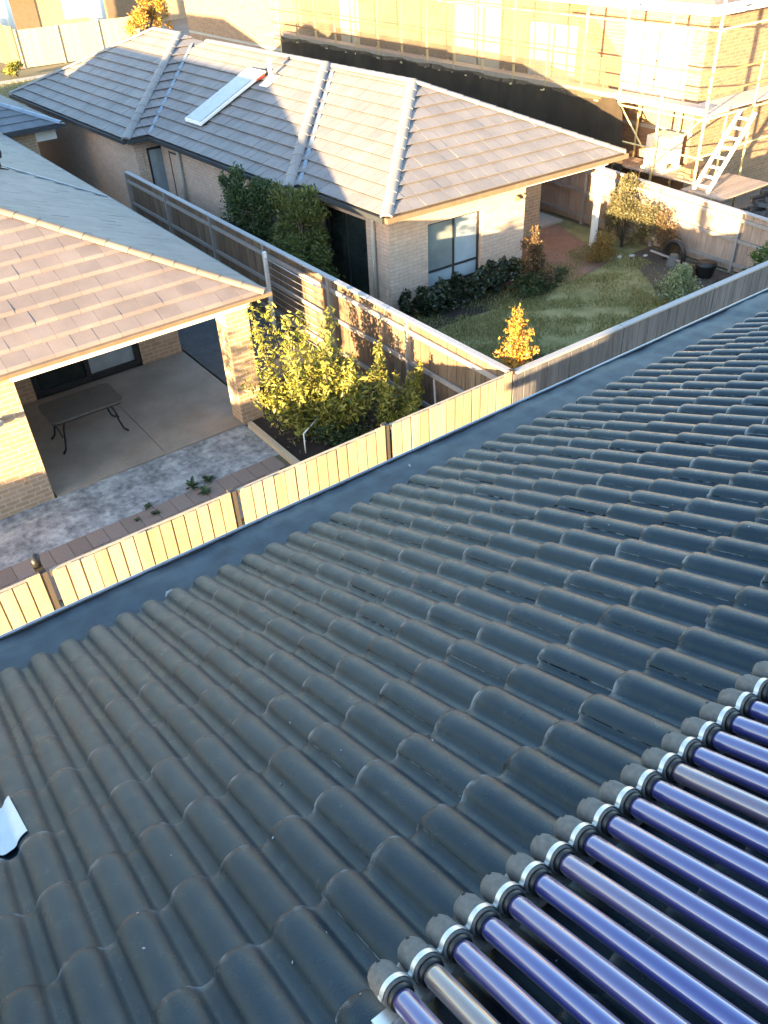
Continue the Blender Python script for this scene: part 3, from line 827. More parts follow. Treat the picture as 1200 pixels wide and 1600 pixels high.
hip_block(mb, mc, 0, W2, 0, 11, ('front', 'right', 'left'), ('fl', 'fr', 'ridge'))
hip_block(mb, mc, -.30, W2 - .03, VB, 17, ('front', 'right', 'left'), ('fl', 'ridge'))
hip_block(mb, mc, -1.0, W2 - .06, VC, VE, ('front', 'right', 'left', 'back'), ('fl', 'bl', 'br', 'ridge'))
r2 = mb.build("roof", M['h2_tile'], h2); mc.build("hip_cap", M['h2_cap'], r2)
for u_, v_, L in ((0, VB, 3.3), (-.30, VC, 3.4)):
    mb = MB()
    p = U(u_ + .02, v_ - .0, ZE + .04); q = U(u_ + L, v_ + L, ZE + .04 + L * T2)
    mb.bar(p, q, .10, .02, (0, 0, 1))
    mb.build("valley_iron", M['gutter_lip'], r2)
def g2(mb, a, b, out):
    out = out.normalized(); mb.bar(a + out * .055 + Vector((0, 0, -.075)), b + out * .055 + Vector((0, 0, -.075)), .11, .105)
mb = MB(); g2(mb, U(0, 0, ZE), U(0, VB - .1, ZE), -ex); g2(mb, U(-.30, VB, ZE), U(-.30, VC - .1, ZE), -ex); g2(mb, U(-1.0, VC, ZE), U(-1.0, VE, ZE), -ex)
g2(mb, U(-.30, VB, ZE - .001), U(-.02, VB, ZE - .001), -ey); g2(mb, U(-1.0, VC, ZE - .001), U(-.32, VC, ZE - .001), -ey)
mb.build("gutter", M['gutter_dark'], h2)
mb = MB(); g2(mb, U(-.05, 0, ZE), U(W2 + .05, 0, ZE), -ey); g2(mb, U(W2, .06, ZE), U(W2, VE, ZE), ex); mb.build("gutter", M['gutter_tan'], h2)
mb = MB(); zt = ZE - .04
def wallbox(mb, u0, v0, u1, v1, z0=0, z1=zt):
    mb.hexa([U(u0, v0, z0), U(u1, v0, z0), U(u1, v1, z0), U(u0, v1, z0), U(u0, v0, z1), U(u1, v0, z1), U(u1, v1, z1), U(u0, v1, z1)])
WU = .36; WV = .42
# front wall around the big window (window: u 1.37..2.93, z .27..1.86)
wa, wb, wz0, wz1 = 1.40, 2.98, .25, 1.86
UW = 4.28
wallbox(mb, WU, WV, wa, WV + .22); wallbox(mb, wb, WV, UW, WV + .22); wallbox(mb, wa, WV, wb, WV + .22, wz1, zt); wallbox(mb, wa, WV, wb, WV + .22, 0, wz0)
wallbox(mb, UW - .22, WV + .22, UW, 2.2)
mb.build("front_wall", M['brick2'], h2)
mb = MB(); wallbox(mb, UW - .22, 2.2, 6.62, 2.42); wallbox(mb, 6.4, 2.42, 6.62, VE - .4)
mb.build("alfresco_wall", M['brick1'], h2)
mb = MB(); d0, d1 = 1.25, 3.05
wallbox(mb, WU, WV + .22, WU + .22, d0); wallbox(mb, WU, d0, WU + .22, d1, 2.0, zt); wallbox(mb, WU, d1, WU + .22, VB + .42)
wallbox(mb, .06, VB + .42, .28, VC + .2); wallbox(mb, -.64, VC + .42, -.42, VE - .4)
wallbox(mb, -.64, VE - .39, 6.39, VE - .2)
mb.build("side_wall", M['brick2'], h2)
# return wall with door, under the far step
mb = MB(); wallbox(mb, -.41, VC + .42, -.30, VC + .60); wallbox(mb, -.30, VC + .42, .34, VC + .60, 2.02, zt); wallbox(mb, .34, VC + .42, .5, VC + .6); mb.build("return_wall", M['brick2'], h2)
dd = MB(); wallbox(dd, -.29, VC + .44, .33, VC + .50, .05, .12); wallbox(dd, -.29, VC + .44, -.23, VC + .50, .12, 2.01); wallbox(dd, .27, VC + .44, .33, VC + .50, .12, 2.01); wallbox(dd, -.23, VC + .44, .27, VC + .50, 1.94, 2.01)
dd = dd.build("door", M['frame_dark'], h2); pn = MB(); wallbox(pn, -.225, VC + .46, .265, VC + .47, .125, 1.935); pn.build("pane", M['glass_pale'], dd)
def window(u0, v0, u1, v1, z0, z1, axis, parts, name="window", trans=None, fw=.05):
    """frame in wall plane; axis 'u' (front) or 'v' (side). parts: list of (frac0, frac1, mat)"""
    fr = MB()
    def bx(mb, a0, a1, zz0, zz1, dep0, dep1):
        if axis == 'u': wallbox(mb, a0, v0 + dep0, a1, v0 + dep1, zz0, zz1)
        else: wallbox(mb, u0 + dep0, a0, u0 + dep1, a1, zz0, zz1)
    s0, s1 = (u0, u1) if axis == 'u' else (v0, v1)
    bx(fr, s0, s1, z0, z0 + fw, .0, .06); bx(fr, s0, s1, z1 - fw, z1, .0, .06)
    bx(fr, s0, s0 + fw, z0 + fw, z1 - fw, .0, .06); bx(fr, s1 - fw, s1, z0 + fw, z1 - fw, .0, .06)
    for f0, f1, mm, zz0, zz1 in parts[1:]:
        if f0 > 0: a = s0 + (s1 - s0) * f0; bx(fr, a - fw / 2, a + fw / 2, max(zz0, z0 + fw), min(zz1, z1 - fw), .002, .058)
    if trans: bx(fr, s0 + fw, s1 - fw, trans - fw / 2, trans + fw / 2, .004, .056)
    fo = fr.build(name, M['frame_dark'], h2)
    for f0, f1, mm, zz0, zz1 in parts:
        g = MB(); bx(g, s0 + (s1 - s0) * f0 + .02, s0 + (s1 - s0) * f1 - .02, max(zz0, z0 + .02), min(zz1, z1 - .02), .028, .034); g.build("pane", M[mm], fo)
    return fo
window(wa + .012, WV + .10, wb - .012, 0, wz0 + .06, wz1 - .012, 'u', [(0, .52, 'glass_mid', .72, 3), (.52, 1, 'glass_pale', .72, 3), (0, .52, 'glass_pale', 0, .70), (.52, 1, 'glass_pale', 0, .70)], trans=.71)
mb = MB(); wallbox(mb, wa - .01, WV - .02, wb + .01, WV + .09, wz0 - .01, wz0 + .05); mb.build("window_sill", M['gutter_dark'], h2)
window(WU + .1, d0 + .01, 0, d1 - .01, .05, 1.99, 'v', [(0, .5, 'glass_dark', 0, 3), (.5, 1, 'glass_dark', 0, 3)], "sliding_door")
window(.05, VC - .9, 0, VC - .28, .5, 2.0, 'v', [(0, 1, 'glass_pale', 0, 3)])
mb = MB(); wallbox(mb, -.05, VC - .95, .055, VC - .23, .42, .49); mb.build("window_sill", M['gutter_dark'], h2)
# soffit, alfresco beam, post, downpipes
mb = MB(); wallbox(mb, -.02, .02, W2 - .05, 2.2, ZE - .05, ZE - .034); mb.build("soffit", M['soffit'], h2)
mb = MB(); wallbox(mb, UW + .005, WV - .02, 6.98, WV + .14, 2.10, ZE - .055); mb.build("beam", M['white'], h2)
mb = MB(); wallbox(mb, 6.76, WV + .0, 6.88, WV + .12, 0, 2.095); mb.build("post", M['white'], h2)
for (u_, v_, z1) in ((WU - .06, .92, ZE - .12), (-.02, VC - 1.05, ZE - .12)):
    MB().tube([U(u_, v_, .0), U(u_, v_, z1 - .25), U(u_, v_, z1 - .02)], .048, 10).build("downpipe", M['pipe'], h2)
sensor_light(U(4.05, WV, 1.95), "twin spotlight under the eave of the sunlit pale brick wall by the big window", m='gutter_tan')
tm = thing("wall_lamp", U(5.7, 2.2, 1.2), "small white lamp on the shaded brick wall under the alfresco roof", "lamp")
q = U(5.75, 2.2, 1.25); MB().tube([q, q + Vector((0, -.05, 0)), q + Vector((0, -.09, -.01))], [.06, .075, .03], 12).build("shade", M['white'], tm)
q2 = q + Vector((-.06, -.012, -.09)); MB().box(q2, q2 + Vector((.12, .012, .05))).build("backplate", M['gutter_tan'], tm)

# solar hot water panel lying on the grey roof
def on2(u_, v_, h_=0.0, u0=-.30):
    nn = Vector((-T2 * ex.x, -T2 * ex.y, 1)).normalized()
    return U(u_, v_, ZE + (u_ - u0) * T2) + nn * h_
def on2px(x, y, h_=0): 
    d = Vector((x, y, 0)) - O2
    det = ex.x * ey.y - ex.y * ey.x
    return (d.x * ey.y - d.y * ey.x) / det, (ex.x * d.y - ex.y * d.x) / det
sp = thing("roof_solar_panel", on2(1.0, 9.0), "long white framed solar panel lying on the grey roof", "solar panel")
u0_, v0_ = .42, 8.60; u1_, v1_ = 2.55, 9.52
mb = MB().slab([on2(u0_, v0_, .08), on2(u1_, v0_, .08), on2(u1_, v1_, .08), on2(u0_, v1_, .08)], (0, 0, .07)); mb.build("frame", M['white'], sp)
mb = MB().slab([on2(u0_ + .06, v0_ + .06, .16), on2(u1_ - .06, v0_ + .06, .16), on2(u1_ - .06, v1_ - .06, .16), on2(u0_ + .06, v1_ - .06, .16)], (0, 0, .006)); mb.build("panel_face", M['panel'], sp)
mb = MB().slab([on2(u1_ - .30, v0_ - .06, .07), on2(u1_ - .06, v0_ - .06, .07), on2(u1_ - .06, v0_ - .005, .07), on2(u1_ - .30, v0_ - .005, .07)], (0, 0, .06)); mb.build("red_label", M['red'], sp)
mb = MB().tube([on2(u1_ + .06, v0_ - .06, .1), on2(u1_ + .06, v0_ + .3, .1)], .06, 10); mb.build("valve", M['black'], sp)
for uu in (.55, 2.4):
    MB().bar(on2(uu, v0_ - .02, .045), on2(uu, v1_ + .02, .045), .05, .07).build("mount_rail", M['black'], sp)
# white flue pipe with tray
fp = thing("flue_pipe", on2(2.55, 7.9), "white flue pipe with white flashing near the ridge of the grey roof", "flue")
fu, fv = 2.42, 8.18
mb = MB().tube([on2(fu, fv, -.05), on2(fu, fv, 0) + Vector((0, 0, .42)), on2(fu, fv, 0) + Vector((0, 0, .44)), on2(fu, fv, 0) + Vector((0, 0, .56))], [.055, .055, .085, .085], 14); mb.build("pipe", M['white'], fp)
mb = MB().slab([on2(fu - .25, fv - .2, .035), on2(fu + .2, fv - .2, .035), on2(fu + .2, fv + .2, .035), on2(fu - .25, fv + .2, .035)], (0, 0, .012)); mb.build("flashing", M['white'], fp)

# ================================================================= THIRD HOUSE (behind the patio house)
h3 = thing("hip_roofed_house", (-6, 26, 0), "slate roofed brick house just showing between the two nearer houses at the left edge", "house")
a, b, c, d = Vector((-12.2, 19.9, ZE)), Vector((-.2, 19.9, ZE)), Vector((-.6, 38, ZE)), Vector((-12.2, 38, ZE))
e1, e2 = Vector((-6.3, 25.8, ZE + 5.9 * T1)), Vector((-6.3, 34, ZE + 5.9 * T1))
mb = MB()
for fc in ([a, b, e1], [b, c, e2, e1], [c, d, e2], [d, a, e1, e2]):
    tiled_face(mb, fc, .33, .36, rnd=rr); mb.poly([p + dn for p in fc])
mb.poly([p + dn * 2 for p in (d, c, b, a)])
r3 = mb.build("roof", M['h3_tile'], h3)
mc = MB(); caps_along(mc, b, e1, r_=.12); caps_along(mc, a, e1, r_=.12); mc.build("hip_cap", M['gutter_lip'], r3)
mb = MB(); gutter(mb, a, b + Vector((.11, 0, 0)), (0, -1, 0)); gutter(mb, b, c, (1, 0, 0)); mb.build("gutter", M['gutter_dark'], h3)
MB().box((-11.8, 20.3, 0), (-.95, 37.6, ZE - .05)).build("wall", M['brick1'], h3)
MB().box((-.94, 20.32, 1.95), (-.30, 20.9, ZE - .135)).build("eave_box", M['white'], h3)
mb = MB(); mb.box((-.945, 20.6, .6), (-.90, 22.0, 1.9)); mb.build("window", M['glass_dark'], h3)

# ================================================================= STREET END HOUSE (far, top left)
hf = thing("street_house", (18, 62, 0), "brown brick house beyond the cream street end fence with shaded openings", "house")
mb = MB(); mb.box((-2, 60, 0), (40, 60.3, 4.6)); mb.build("wall", M['brick_far'], hf)
mb = MB(); mb.box((-2, 60.31, 0), (40, 72, 4.5)); mb.build("side_wall", M['brick_far'], hf)
mb = MB(); tiled_face(mb, [(-3, 59.2, 4.6), (41, 59.2, 4.6), (41, 66, 7.8), (-3, 66, 7.8)], .4, .5, rnd=rr); mb.slab([(-3, 59.2, 4.57), (41, 59.2, 4.57), (41, 66, 7.75), (-3, 66, 7.75)], (0, 0, -.1)); mb.build("roof", M['h1_tile'], hf)
mb = MB(); mb.box((6.0, 58.6, 2.9), (12.4, 59.99, 3.1)); mb.build("porch_roof", M['gutter_tan'], hf)
for x0, x1 in ((6.2, 11.6), (16.6, 21.0)):
    MB().box((x0, 59.94, .2), (x1, 59.99, 2.75)).build("garage_door", M['gutter_tan'], hf)
MB().box((13.6, 59.93, 1.0), (15.4, 59.99, 3.0)).build("window", M['glass_pale'], hf)
MB().box((13.45, 59.90, .9), (15.55, 59.929, 3.1)).build("window_frame", M['white'], hf)
tk = thing("rain_tank", (8.2, 56.2, 0), "white round topped water tank against the shaded wall behind the cream fence", "tank")
pr = [(0, .62), (2.7, .62), (2.95, .54), (3.05, .3), (3.06, .02)]
MB().tube([(8.3, 56.2, z) for z, _ in pr], [q for _, q in pr], 20).build("barrel", M['white'], tk)
MB().box((7.4, 56.7, 0), (9.2, 57.0, .4)).build("plinth", M['path'], tk)
tk = thing("rain_tank", (15.2, 55.5, 0), "white water tank in full sun right of the tank by the shaded wall", "tank")
pr = [(0, .6), (2.75, .6), (2.95, .5), (3.02, .02)]
MB().tube([(14.7, 56.8, z) for z, _ in pr], [q for _, q in pr], 20).build("barrel", M['white'], tk)
MB().box((14, 57.35, 0), (15.4, 57.6, .4)).build("plinth", M['path'], tk)

# ================================================================= BUILDING SITE (top right)
SITE = True
GZ = -1.76                           # level of the real ground before site() is applied
hb = thing("unfinished_brick_house", (24, 24, 0), "half built orange brick house behind the scaffold and shade net", "house")
BX, BY = 16.4, 8.95
mb = MB()
ops = [(14.2, 16.6, .9, 3.6), (18.1, 20.9, .6, 4.3), (27.5, 29.2, .9, 3.6), (9.5, 12.1, 1.9, 3.9)]
zt3 = 4.35
ys = sorted(ops)
yy = BY
for (y0, y1, z0, z1) in ys:
    mb.box((BX, yy, GZ), (BX + .25, y0, zt3)); mb.box((BX, y0, GZ), (BX + .25, y1, z0)); mb.box((BX, y0, z1), (BX + .25, y1, zt3)); yy = y1
mb.box((BX, yy, GZ), (BX + .25, 46, zt3))
mb.build("wall", M['brick3'], hb)
MB().box((BX + .26, BY, GZ), (34, BY + .25, zt3)).build("end_wall", M['brick3'], hb)
for (y0, y1, z0, z1) in ops:
    wn = MB(); fw = .07
    wn.box((BX + .10, y0, z0), (BX + .17, y1, z0 + fw)); wn.box((BX + .10, y0, z1 - fw), (BX + .17, y1, z1)); wn.box((BX + .10, y0, z0 + fw), (BX + .17, y0 + fw, z1 - fw)); wn.box((BX + .10, y1 - fw, z0 + fw), (BX + .17, y1, z1 - fw))
    wn = wn.build("window", M['white'], hb)
    MB().box((BX + .09, (y0 + y1) / 2 - .03, z0 + fw), (BX + .16, (y0 + y1) / 2 + .03, z1 - fw)).build("mullion", M['gutter_tan'], wn)
    MB().box((BX + .12, y0 + fw, z0 + fw), (BX + .15, y1 - fw, z1 - fw)).build("cover_sheet", M['cream'], wn)
MB().box((BX - .02, BY - .03, .9), (BX + .0 - .004, BY + 37, 1.02)).build("slab_edge", M['path'], hb)
mb = MB(); mb.slab([(BX - .5, BY - .5, zt3 + .02), (34, BY - .5, zt3 + .02), (34, 47, zt3 + .02), (BX - .5, 47, zt3 + .02)], (0, 0, .10)); mb.build("soffit", M['cream'], hb)
MB().box((BX - .53, BY - .53, zt3 + .0), (BX - .501, 47, zt3 + .28)).build("fascia", M['white'], hb)
MB().box((BX - .5, BY - .53, zt3 + .0), (34, BY - .501, zt3 + .28)).build("fascia", M['white'], hb)
a, b, c, d = Vector((BX - .5, BY - .5, zt3 + .13)), Vector((34, BY - .5, zt3 + .13)), Vector((34, 47, zt3 + .13)), Vector((BX - .5, 47, zt3 + .13))
hwb = (34 - BX + .5) / 2
e1, e2 = Vector(((a.x + b.x) / 2, a.y + hwb, a.z + hwb * T1)), Vector(((a.x + b.x) / 2, c.y - hwb, a.z + hwb * T1))
mb = MB(); tiled_face(mb, [d, a, e1, e2], .4, .4, rnd=rr); tiled_face(mb, [a, b, e1], .4, .4, rnd=rr)
for fc in ([d, a, e1, e2], [a, b, e1], [b, c, e2, e1], [c, d, e2]): mb.poly([p + dn for p in fc])
mb.build("roof", M['h1_tile'], hb)

scf = thing("scaffold", (15.5, 20, 0), "yellow steel scaffold with plank deck and guard rails round the half built house", "scaffold")
DZ = 1.95; SX = 15.0; SY = 7.6
rsx = random.Random(4)
ypts = [SY + 1.65 * i for i in range(16)]
for i, y in enumerate(ypts):
    MB().tube([(SX, y, GZ), (SX, y, 5.6 if i == 0 else (4.4 if i % 2 else 4.7))], .046, 8).build("standard", M['scaf'], scf)
    MB().tube([(SX + 1.1, y + .02, GZ), (SX + 1.1, y + .02, 2.0)], .035, 8).build("standard", M['scaf'], scf)
    MB().tube([(SX - .1, y, DZ - .09), (SX + 1.2, y, DZ - .09)], .03, 8).build("transom", M['scaf'], scf)
for x in (17.4, 19.8, 22.2, 24.6):
    MB().tube([(x, SY, GZ), (x, SY, 3.35)], .035, 8).build("standard", M['scaf'], scf)
for z, m_ in ((DZ + .55, 'scaf_red'), (DZ + 1.1, 'scaf_red'), (DZ + 2.2, 'scaf'), (DZ - .14, 'scaf'), (.75, 'scaf')):
    MB().tube([(SX - .04, SY - .2, z), (SX - .04, 33, z + .04)], .026, 8).build("guard_rail", M[m_], scf)
    MB().tube([(SX - .2, SY - .04, z + .03), (25, SY - .04, z + .05)], .026, 8).build("guard_rail", M[m_], scf)
mb = MB()
for k in range(4):
    x = SX + .05 + k * .27; y = SY
    while y < 32:
        L = 2.4; mb.box((x, y + .01, DZ - .04), (x + .25, y + L - .01, DZ + rsx.uniform(-.004, .004))); y += L
mb.build("deck", M['deck'], scf)
mb = MB()
for k in range(4):
    y = SY + .05 + k * .27; x = SX + 1.15
    while x < 25:
        mb.box((x + .01, y, DZ - .03), (x + 2.39, y + .25, DZ + .006 + rsx.uniform(-.004, .004))); x += 2.4
mb.build("deck", M['deck'], scf)
mb = MB()
for k in range(4):
    x = SX + .05 + k * .27; y = SY
    while y < 32:
        mb.box((x, y + .01, -.06), (x + .25, y + 2.39, -.01 + rsx.uniform(-.004, .004))); y += 2.4
for k in range(6):
    y = SY - 1.5 + k * .25; x = SX - .65
    while x < 16:
        mb.box((x + .01, y, -.07), (x + 2.39, y + .235, -.02 + rsx.uniform(-.006, .006))); x += 2.4
mb.build("lower_deck", M['paling_pink'], scf)
MB().box((SX - .02, SY + .1, DZ + .01), (SX + .02, 32, DZ + .16)).build("toe_board", M['deck'], scf)
for i in (0, 1):
    y = ypts[i]
    MB().tube([(SX, y + (1.6 if i else .1), DZ - .1), (SX, y + (.1 if i else 1.6), .3)], .026, 8).build("brace", M['scaf'], scf)

# shade net hung on the scaffold
def hang_net(name, z0, z1, y0, y1, x0, m, label, seed, cut):
    net = MB(); rows_, cols_ = 12, 150; vs = []
    for j in range(rows_ + 1):
        for i in range(cols_ + 1):
            y = y0 + (y1 - y0) * i / cols_; fz = j / rows_
            top = z1 + .03 * math.sin(y * 2.56 + seed) - (0.0 if y > y0 + cut else (y0 + cut - y) * .9)
            bt = z0 + .05 * math.sin(y * 1.7 + seed)
            z = bt + (top - bt) * fz
            y2 = y - .45 * (1 - fz) * math.exp(-(y - y0) / 1.2)
            x = x0 + .05 * math.sin(y * 3.1 + 2 * fz + seed) * (1 - .5 * fz) + .03 * math.sin(y * 7.7 + 5 * fz) + .012 * math.sin(y * 17 - 4 * fz) - .08 * (1 - fz)
            vs.append((x, y2, z))
    m_ = cols_ + 1
    net.add(vs, [(j * m_ + i, j * m_ + i + 1, (j + 1) * m_ + i + 1, (j + 1) * m_ + i) for j in range(rows_) for i in range(cols_)], True)
    o = net.build(name, m); move_origin(o, (x0, 20, z0)); tag(o, label, "net")
hang_net("shade_net", -1.5, 2.0, 10.6, 32.2, SX - .10, M['net'], "dark dense shade net hanging below the scaffold deck", 0, .4)
hang_net("shade_net", 1.9, 4.5, 11.6, 32.0, SX - .07, M['net_thin'], "thin brown see through net above the scaffold deck", 2, 1.8)

# step ladder, pallets, timber and rubble
ld = thing("ladder", (14.6, 7.0, 0), "white aluminium ladder leaning up to the scaffold deck", "ladder")
la, lb_ = Vector((14.55, 6.75, 0)), Vector((16.05, 6.65, 2.0))
for dy in (0, .5):
    MB().bar(la + Vector((0, dy, 0)), lb_ + Vector((0, dy, 0)), .05, .10, (0, 1, 0)).build("stile", M['white'], ld)
for k in range(8):
    p = la.lerp(lb_, (k + .5) / 8.2); MB().bar(p, p + Vector((0, .5, 0)), .16, .035).build("rung", M['white'], ld)
def planks(x0, y0, n, L, lay, lb, m='paling_brown', rot=0.0):
    mb = MB()
    for k in range(lay):
        for i in range(n):
            dx = rsx.uniform(-.08, .08)
            mb.bar((x0 + dx, y0 + i * .24, .05 + k * .085), (x0 + L + dx, y0 + i * .24 + rot, .05 + k * .085), .21, .075)
    o = mb.build("timber_stack", M[m]); move_origin(o, (x0, y0, 0)); return tag(o, lb, "timber stack")
planks(15.2, 7.75, 3, .95, 4, "stack of brown planks under the scaffold deck behind the ladder")
bg_ = MB().box((15.2, 8.95, .25), (16.0, 9.75, 1.05)); bg_.box((15.15, 8.9, 0), (16.05, 9.8, .10)); bg_.box((15.2, 8.95, .10), (15.35, 9.75, .25)); bg_.box((15.85, 8.95, .10), (16.0, 9.75, .25))
o = bg_.build("brick_pallet", M['cream']); move_origin(o, (15.6, 9.3, 0)); tag(o, "wrapped cream pallet load standing under the scaffold near the net end", "pallet")
SITE = False
mb = MB(); rq = random.Random(9)
mb.add([(13 + 2.3 * q * math.cos(t), 2.9 + 1.6 * q * math.sin(t), 1.32 * math.exp(-(q * 1.9) ** 2 / 2.2) - .05) for q in (0.02, .3, .55, .8, 1.1) for t in np.linspace(0, 6.02, 20)], [(j_ * 20 + k_, j_ * 20 + (k_ + 1) % 20, (j_ + 1) * 20 + (k_ + 1) % 20, (j_ + 1) * 20 + k_) for j_ in range(4) for k_ in range(20)], True)
for i in range(420):
    x, y = 11.0 + rq.uniform(0, 5), 1.0 + rq.uniform(0, 3.3); s_ = rq.uniform(.05, .22); h_ = 1.35 * math.exp(-((x - 13) ** 2 + (y - 2.9) ** 2) / 2.2)
    p = Vector((x, y, h_ + .02)); t = rq.uniform(0, 3.1); dv = Vector((math.cos(t), math.sin(t), rq.uniform(-.3, .3)))
    mb.bar(p, p + dv * s_ * 2, s_ * .8, s_ * .5)
tag(mb.build("site_rubble", M['gravel']), kind='stuff')

# ================================================================= PLANTS
def leaves(mb, centres, size, rs, up=.35, aspect=.45, out=None):
    """leaf-shaped folded quads at the centres (Nx3)"""
    for c in centres:
        s_ = size * (.5 + 1.1 * rs.uniform() ** 1.6)
        d = rs.normal(size=3); d[2] = d[2] * .7 + up
        if out is not None:
            o_ = np.array(c) - out; o_ /= (np.linalg.norm(o_) + 1e-6); d = d * .7 + o_ * 1.0
        d /= np.linalg.norm(d)
        q = rs.normal(size=3); sd = np.cross(d, q); sd /= np.linalg.norm(sd); nn = np.cross(sd, d)
        c = np.array(c); w_ = s_ * aspect
        vs = [c - d * s_ * .5, c + sd * w_ * .5 + nn * s_ * .08, c + d * s_ * .5 - nn * s_ * .06, c - sd * w_ * .5 + nn * s_ * .08]
        mb.add(vs, [(0, 1, 2), (0, 2, 3)])

def blob_pts(rs, blobs, n, shell=.55):
    ws = np.array([b[1][0] * b[1][1] * b[1][2] for b in blobs]) ** .8; ws /= ws.sum()
    out = []
    for b, k in zip(blobs, (ws * n).astype(int) + 1):
        c, r_ = np.array(b[0]), np.array(b[1])
        d = rs.normal(size=(k, 3)); d /= np.linalg.norm(d, axis=1)[:, None]
        rad = (shell + (1 - shell) * rs.uniform(size=(k, 1))) * (1 + .12 * rs.normal(size=(k, 1)))
        out.append(c + d * rad * r_)
    return np.vstack(out)

def shrub(name, base, label, cat, blobs, n, size, leaf, seed, stems=5, group=None, aspect=.45, up=.35, shell=.45, stem_r=.018, sub=7):
    """stems from the base into a crown of many small leaf clumps spread through the volume"""
    rs = np.random.RandomState(seed)
    t = thing(name, base, label, cat, group)
    B = Vector(base)
    small = []
    for c, r_ in blobs:                      # break each big lobe into small uneven clumps
        c = np.array(c); r_ = np.array(r_)
        for k in range(sub):
            d = rs.normal(size=3); d /= np.linalg.norm(d)
            f_ = rs.uniform(.35, .95); s_ = rs.uniform(.28, .5)
            small.append((c + d * r_ * f_, r_ * s_))
    pts = blob_pts(rs, small, n, shell)
    pts = pts[pts[:, 2] > base[2] + .01]
    mb = MB(); cen = np.mean([b[0] for b in blobs], axis=0)
    leaves(mb, pts, size, rs, up, aspect, cen)
    mb.build("crown", M[leaf], t)
    mb = MB()
    for k in range(stems):
        tgt = Vector(small[rs.randint(len(small))][0]); mid = B.lerp(tgt, .5) + Vector(rs.uniform(-.05, .05, 3))
        mb.tube([B + Vector((rs.uniform(-.04, .04), rs.uniform(-.04, .04), 0)), mid, tgt], [stem_r, stem_r * .7, stem_r * .35], 6)
    mb.build("stem", M['bark'], t)
    return t

def shoot_plant(name, base, label, cat, shoots, per, size, leaf, seed, aspect=.42, group=None, spread=.10):
    """upright leafy shoots; shoots = list of tip points"""
    rs = np.random.RandomState(seed)
    t = thing(name, base, label, cat, group)
    B = np.array(base); mb = MB(); st_ = MB()
    for tip in shoots:
        tip = np.array(tip); b0 = B + np.array([rs.uniform(-.12, .12), rs.uniform(-.12, .12), .02])
        ctl = b0 * .45 + tip * .55 + np.array([(tip[0] - b0[0]) * .25, (tip[1] - b0[1]) * .25, -.15 * (tip[2] - b0[2])])
        P = lambda s_: (1 - s_) ** 2 * b0 + 2 * s_ * (1 - s_) * ctl + s_ ** 2 * tip
        st_.tube([tuple(P(s_)) for s_ in (0, .25, .5, .75, 1)], [.016, .013, .010, .007, .004], 6)
        L = np.linalg.norm(tip - b0); n = int(per * L)
        ss = rs.uniform(.22, 1.0, n) ** .85
        cs = np.array([P(s_) for s_ in ss]); off = rs.normal(size=(n, 3)) * spread * (1.15 - ss[:, None] * .75)
        cs = cs + off; cs = cs[cs[:, 2] > .05]
        leaves(mb, cs, size, rs, .55, aspect)
    mb.build("crown", M[leaf], t); st_.build("stem", M['bark'], t)
    return t
rt = np.random.RandomState(21)
def tips(lst, n_extra, jit):
    out = list(lst)
    for k in range(n_extra):
        q = np.array(lst[rt.randint(len(lst))]); out.append(tuple(q + rt.normal(size=3) * jit))
    return out
shoot_plant("fruit_shrub", (-1.95, 3.15, .02), "tall broad yellow green leafy shrub in the mulch beside the tan brick pillar", "shrub",
            tips([(-2.05, 3.35, 2.25), (-1.8, 3.3, 1.95), (-1.45, 3.0, 1.8), (-2.6, 3.6, 1.4), (-2.65, 3.3, 1.0), (-2.2, 2.9, 1.5), (-1.5, 2.7, 1.4), (-1.2, 2.8, 1.4), (-1.05, 2.6, 1.1), (-2.5, 3.0, .7), (-1.3, 2.3, .9), (-1.8, 2.4, .9), (-1.2, 3.3, 1.3)], 44, .24), 92, .098, 'leaf_lemon', 1, spread=.13)
shoot_plant("fruit_shrub", (-.95, 2.2, .02), "smaller yellow green shrub with separate upright shoots beside the brown fence", "shrub",
            tips([(-.80, 2.35, 1.45), (-.62, 2.2, 1.12), (-.40, 2.1, 1.05), (-.98, 2.1, 1.1), (-1.1, 1.95, .85), (-.25, 2.0, .8), (-.6, 1.8, .7)], 9, .14), 130, .09, 'leaf_lemon', 2, spread=.08)
shrub("garden_shrub", (-1.6, 2.6, .02), "dark low shrub at the foot of the yellow green shrubs", "shrub", [((-1.7, 2.6, .25), (.75, .45, .28)), ((-.9, 1.9, .22), (.6, .4, .25))], 1500, .075, 'leaf_dark', 3)

shrub("side_shrub", (1.0, 9.9, 0), "tall dense dark green shrub between the brown fence and the side wall", "shrub",
      [((.9, 10.1, 1.75), (.62, .8, .75)), ((.85, 10.3, .9), (.65, .85, .8)), ((1.1, 9.6, 2.2), (.45, .6, .45)), ((.8, 10.5, 2.4), (.3, .35, .4))], 18000, .075, 'leaf_dark', 4, 8, stem_r=.03, sub=26)
shrub("side_shrub", (1.25, 8.4, 0), "broad looser shrub with sunlit yellowish top between the side door and the fence", "shrub",
      [((1.25, 8.5, 1.5), (.6, .75, .75)), ((1.3, 8.1, .8), (.6, .8, .6)), ((1.5, 8.2, 2.2), (.35, .5, .42)), ((1.2, 8.9, 2.3), (.3, .35, .35))], 16000, .08, 'leaf_mid', 5, 8, stem_r=.03, sub=24)
shrub("hedge", (3.7, 5.45, 0), "low dark glossy hedge under the big window of the pale brick house", "hedge",
      [((2.35 + .36 * k, 5.62 - .02 * k + .05 * math.sin(k * 2.3), .38 + .05 * math.sin(k * 1.9)), (.30, .34, .36)) for k in range(9)], 8500, .095, 'leaf_hedge', 6, 14, aspect=.7, sub=9)
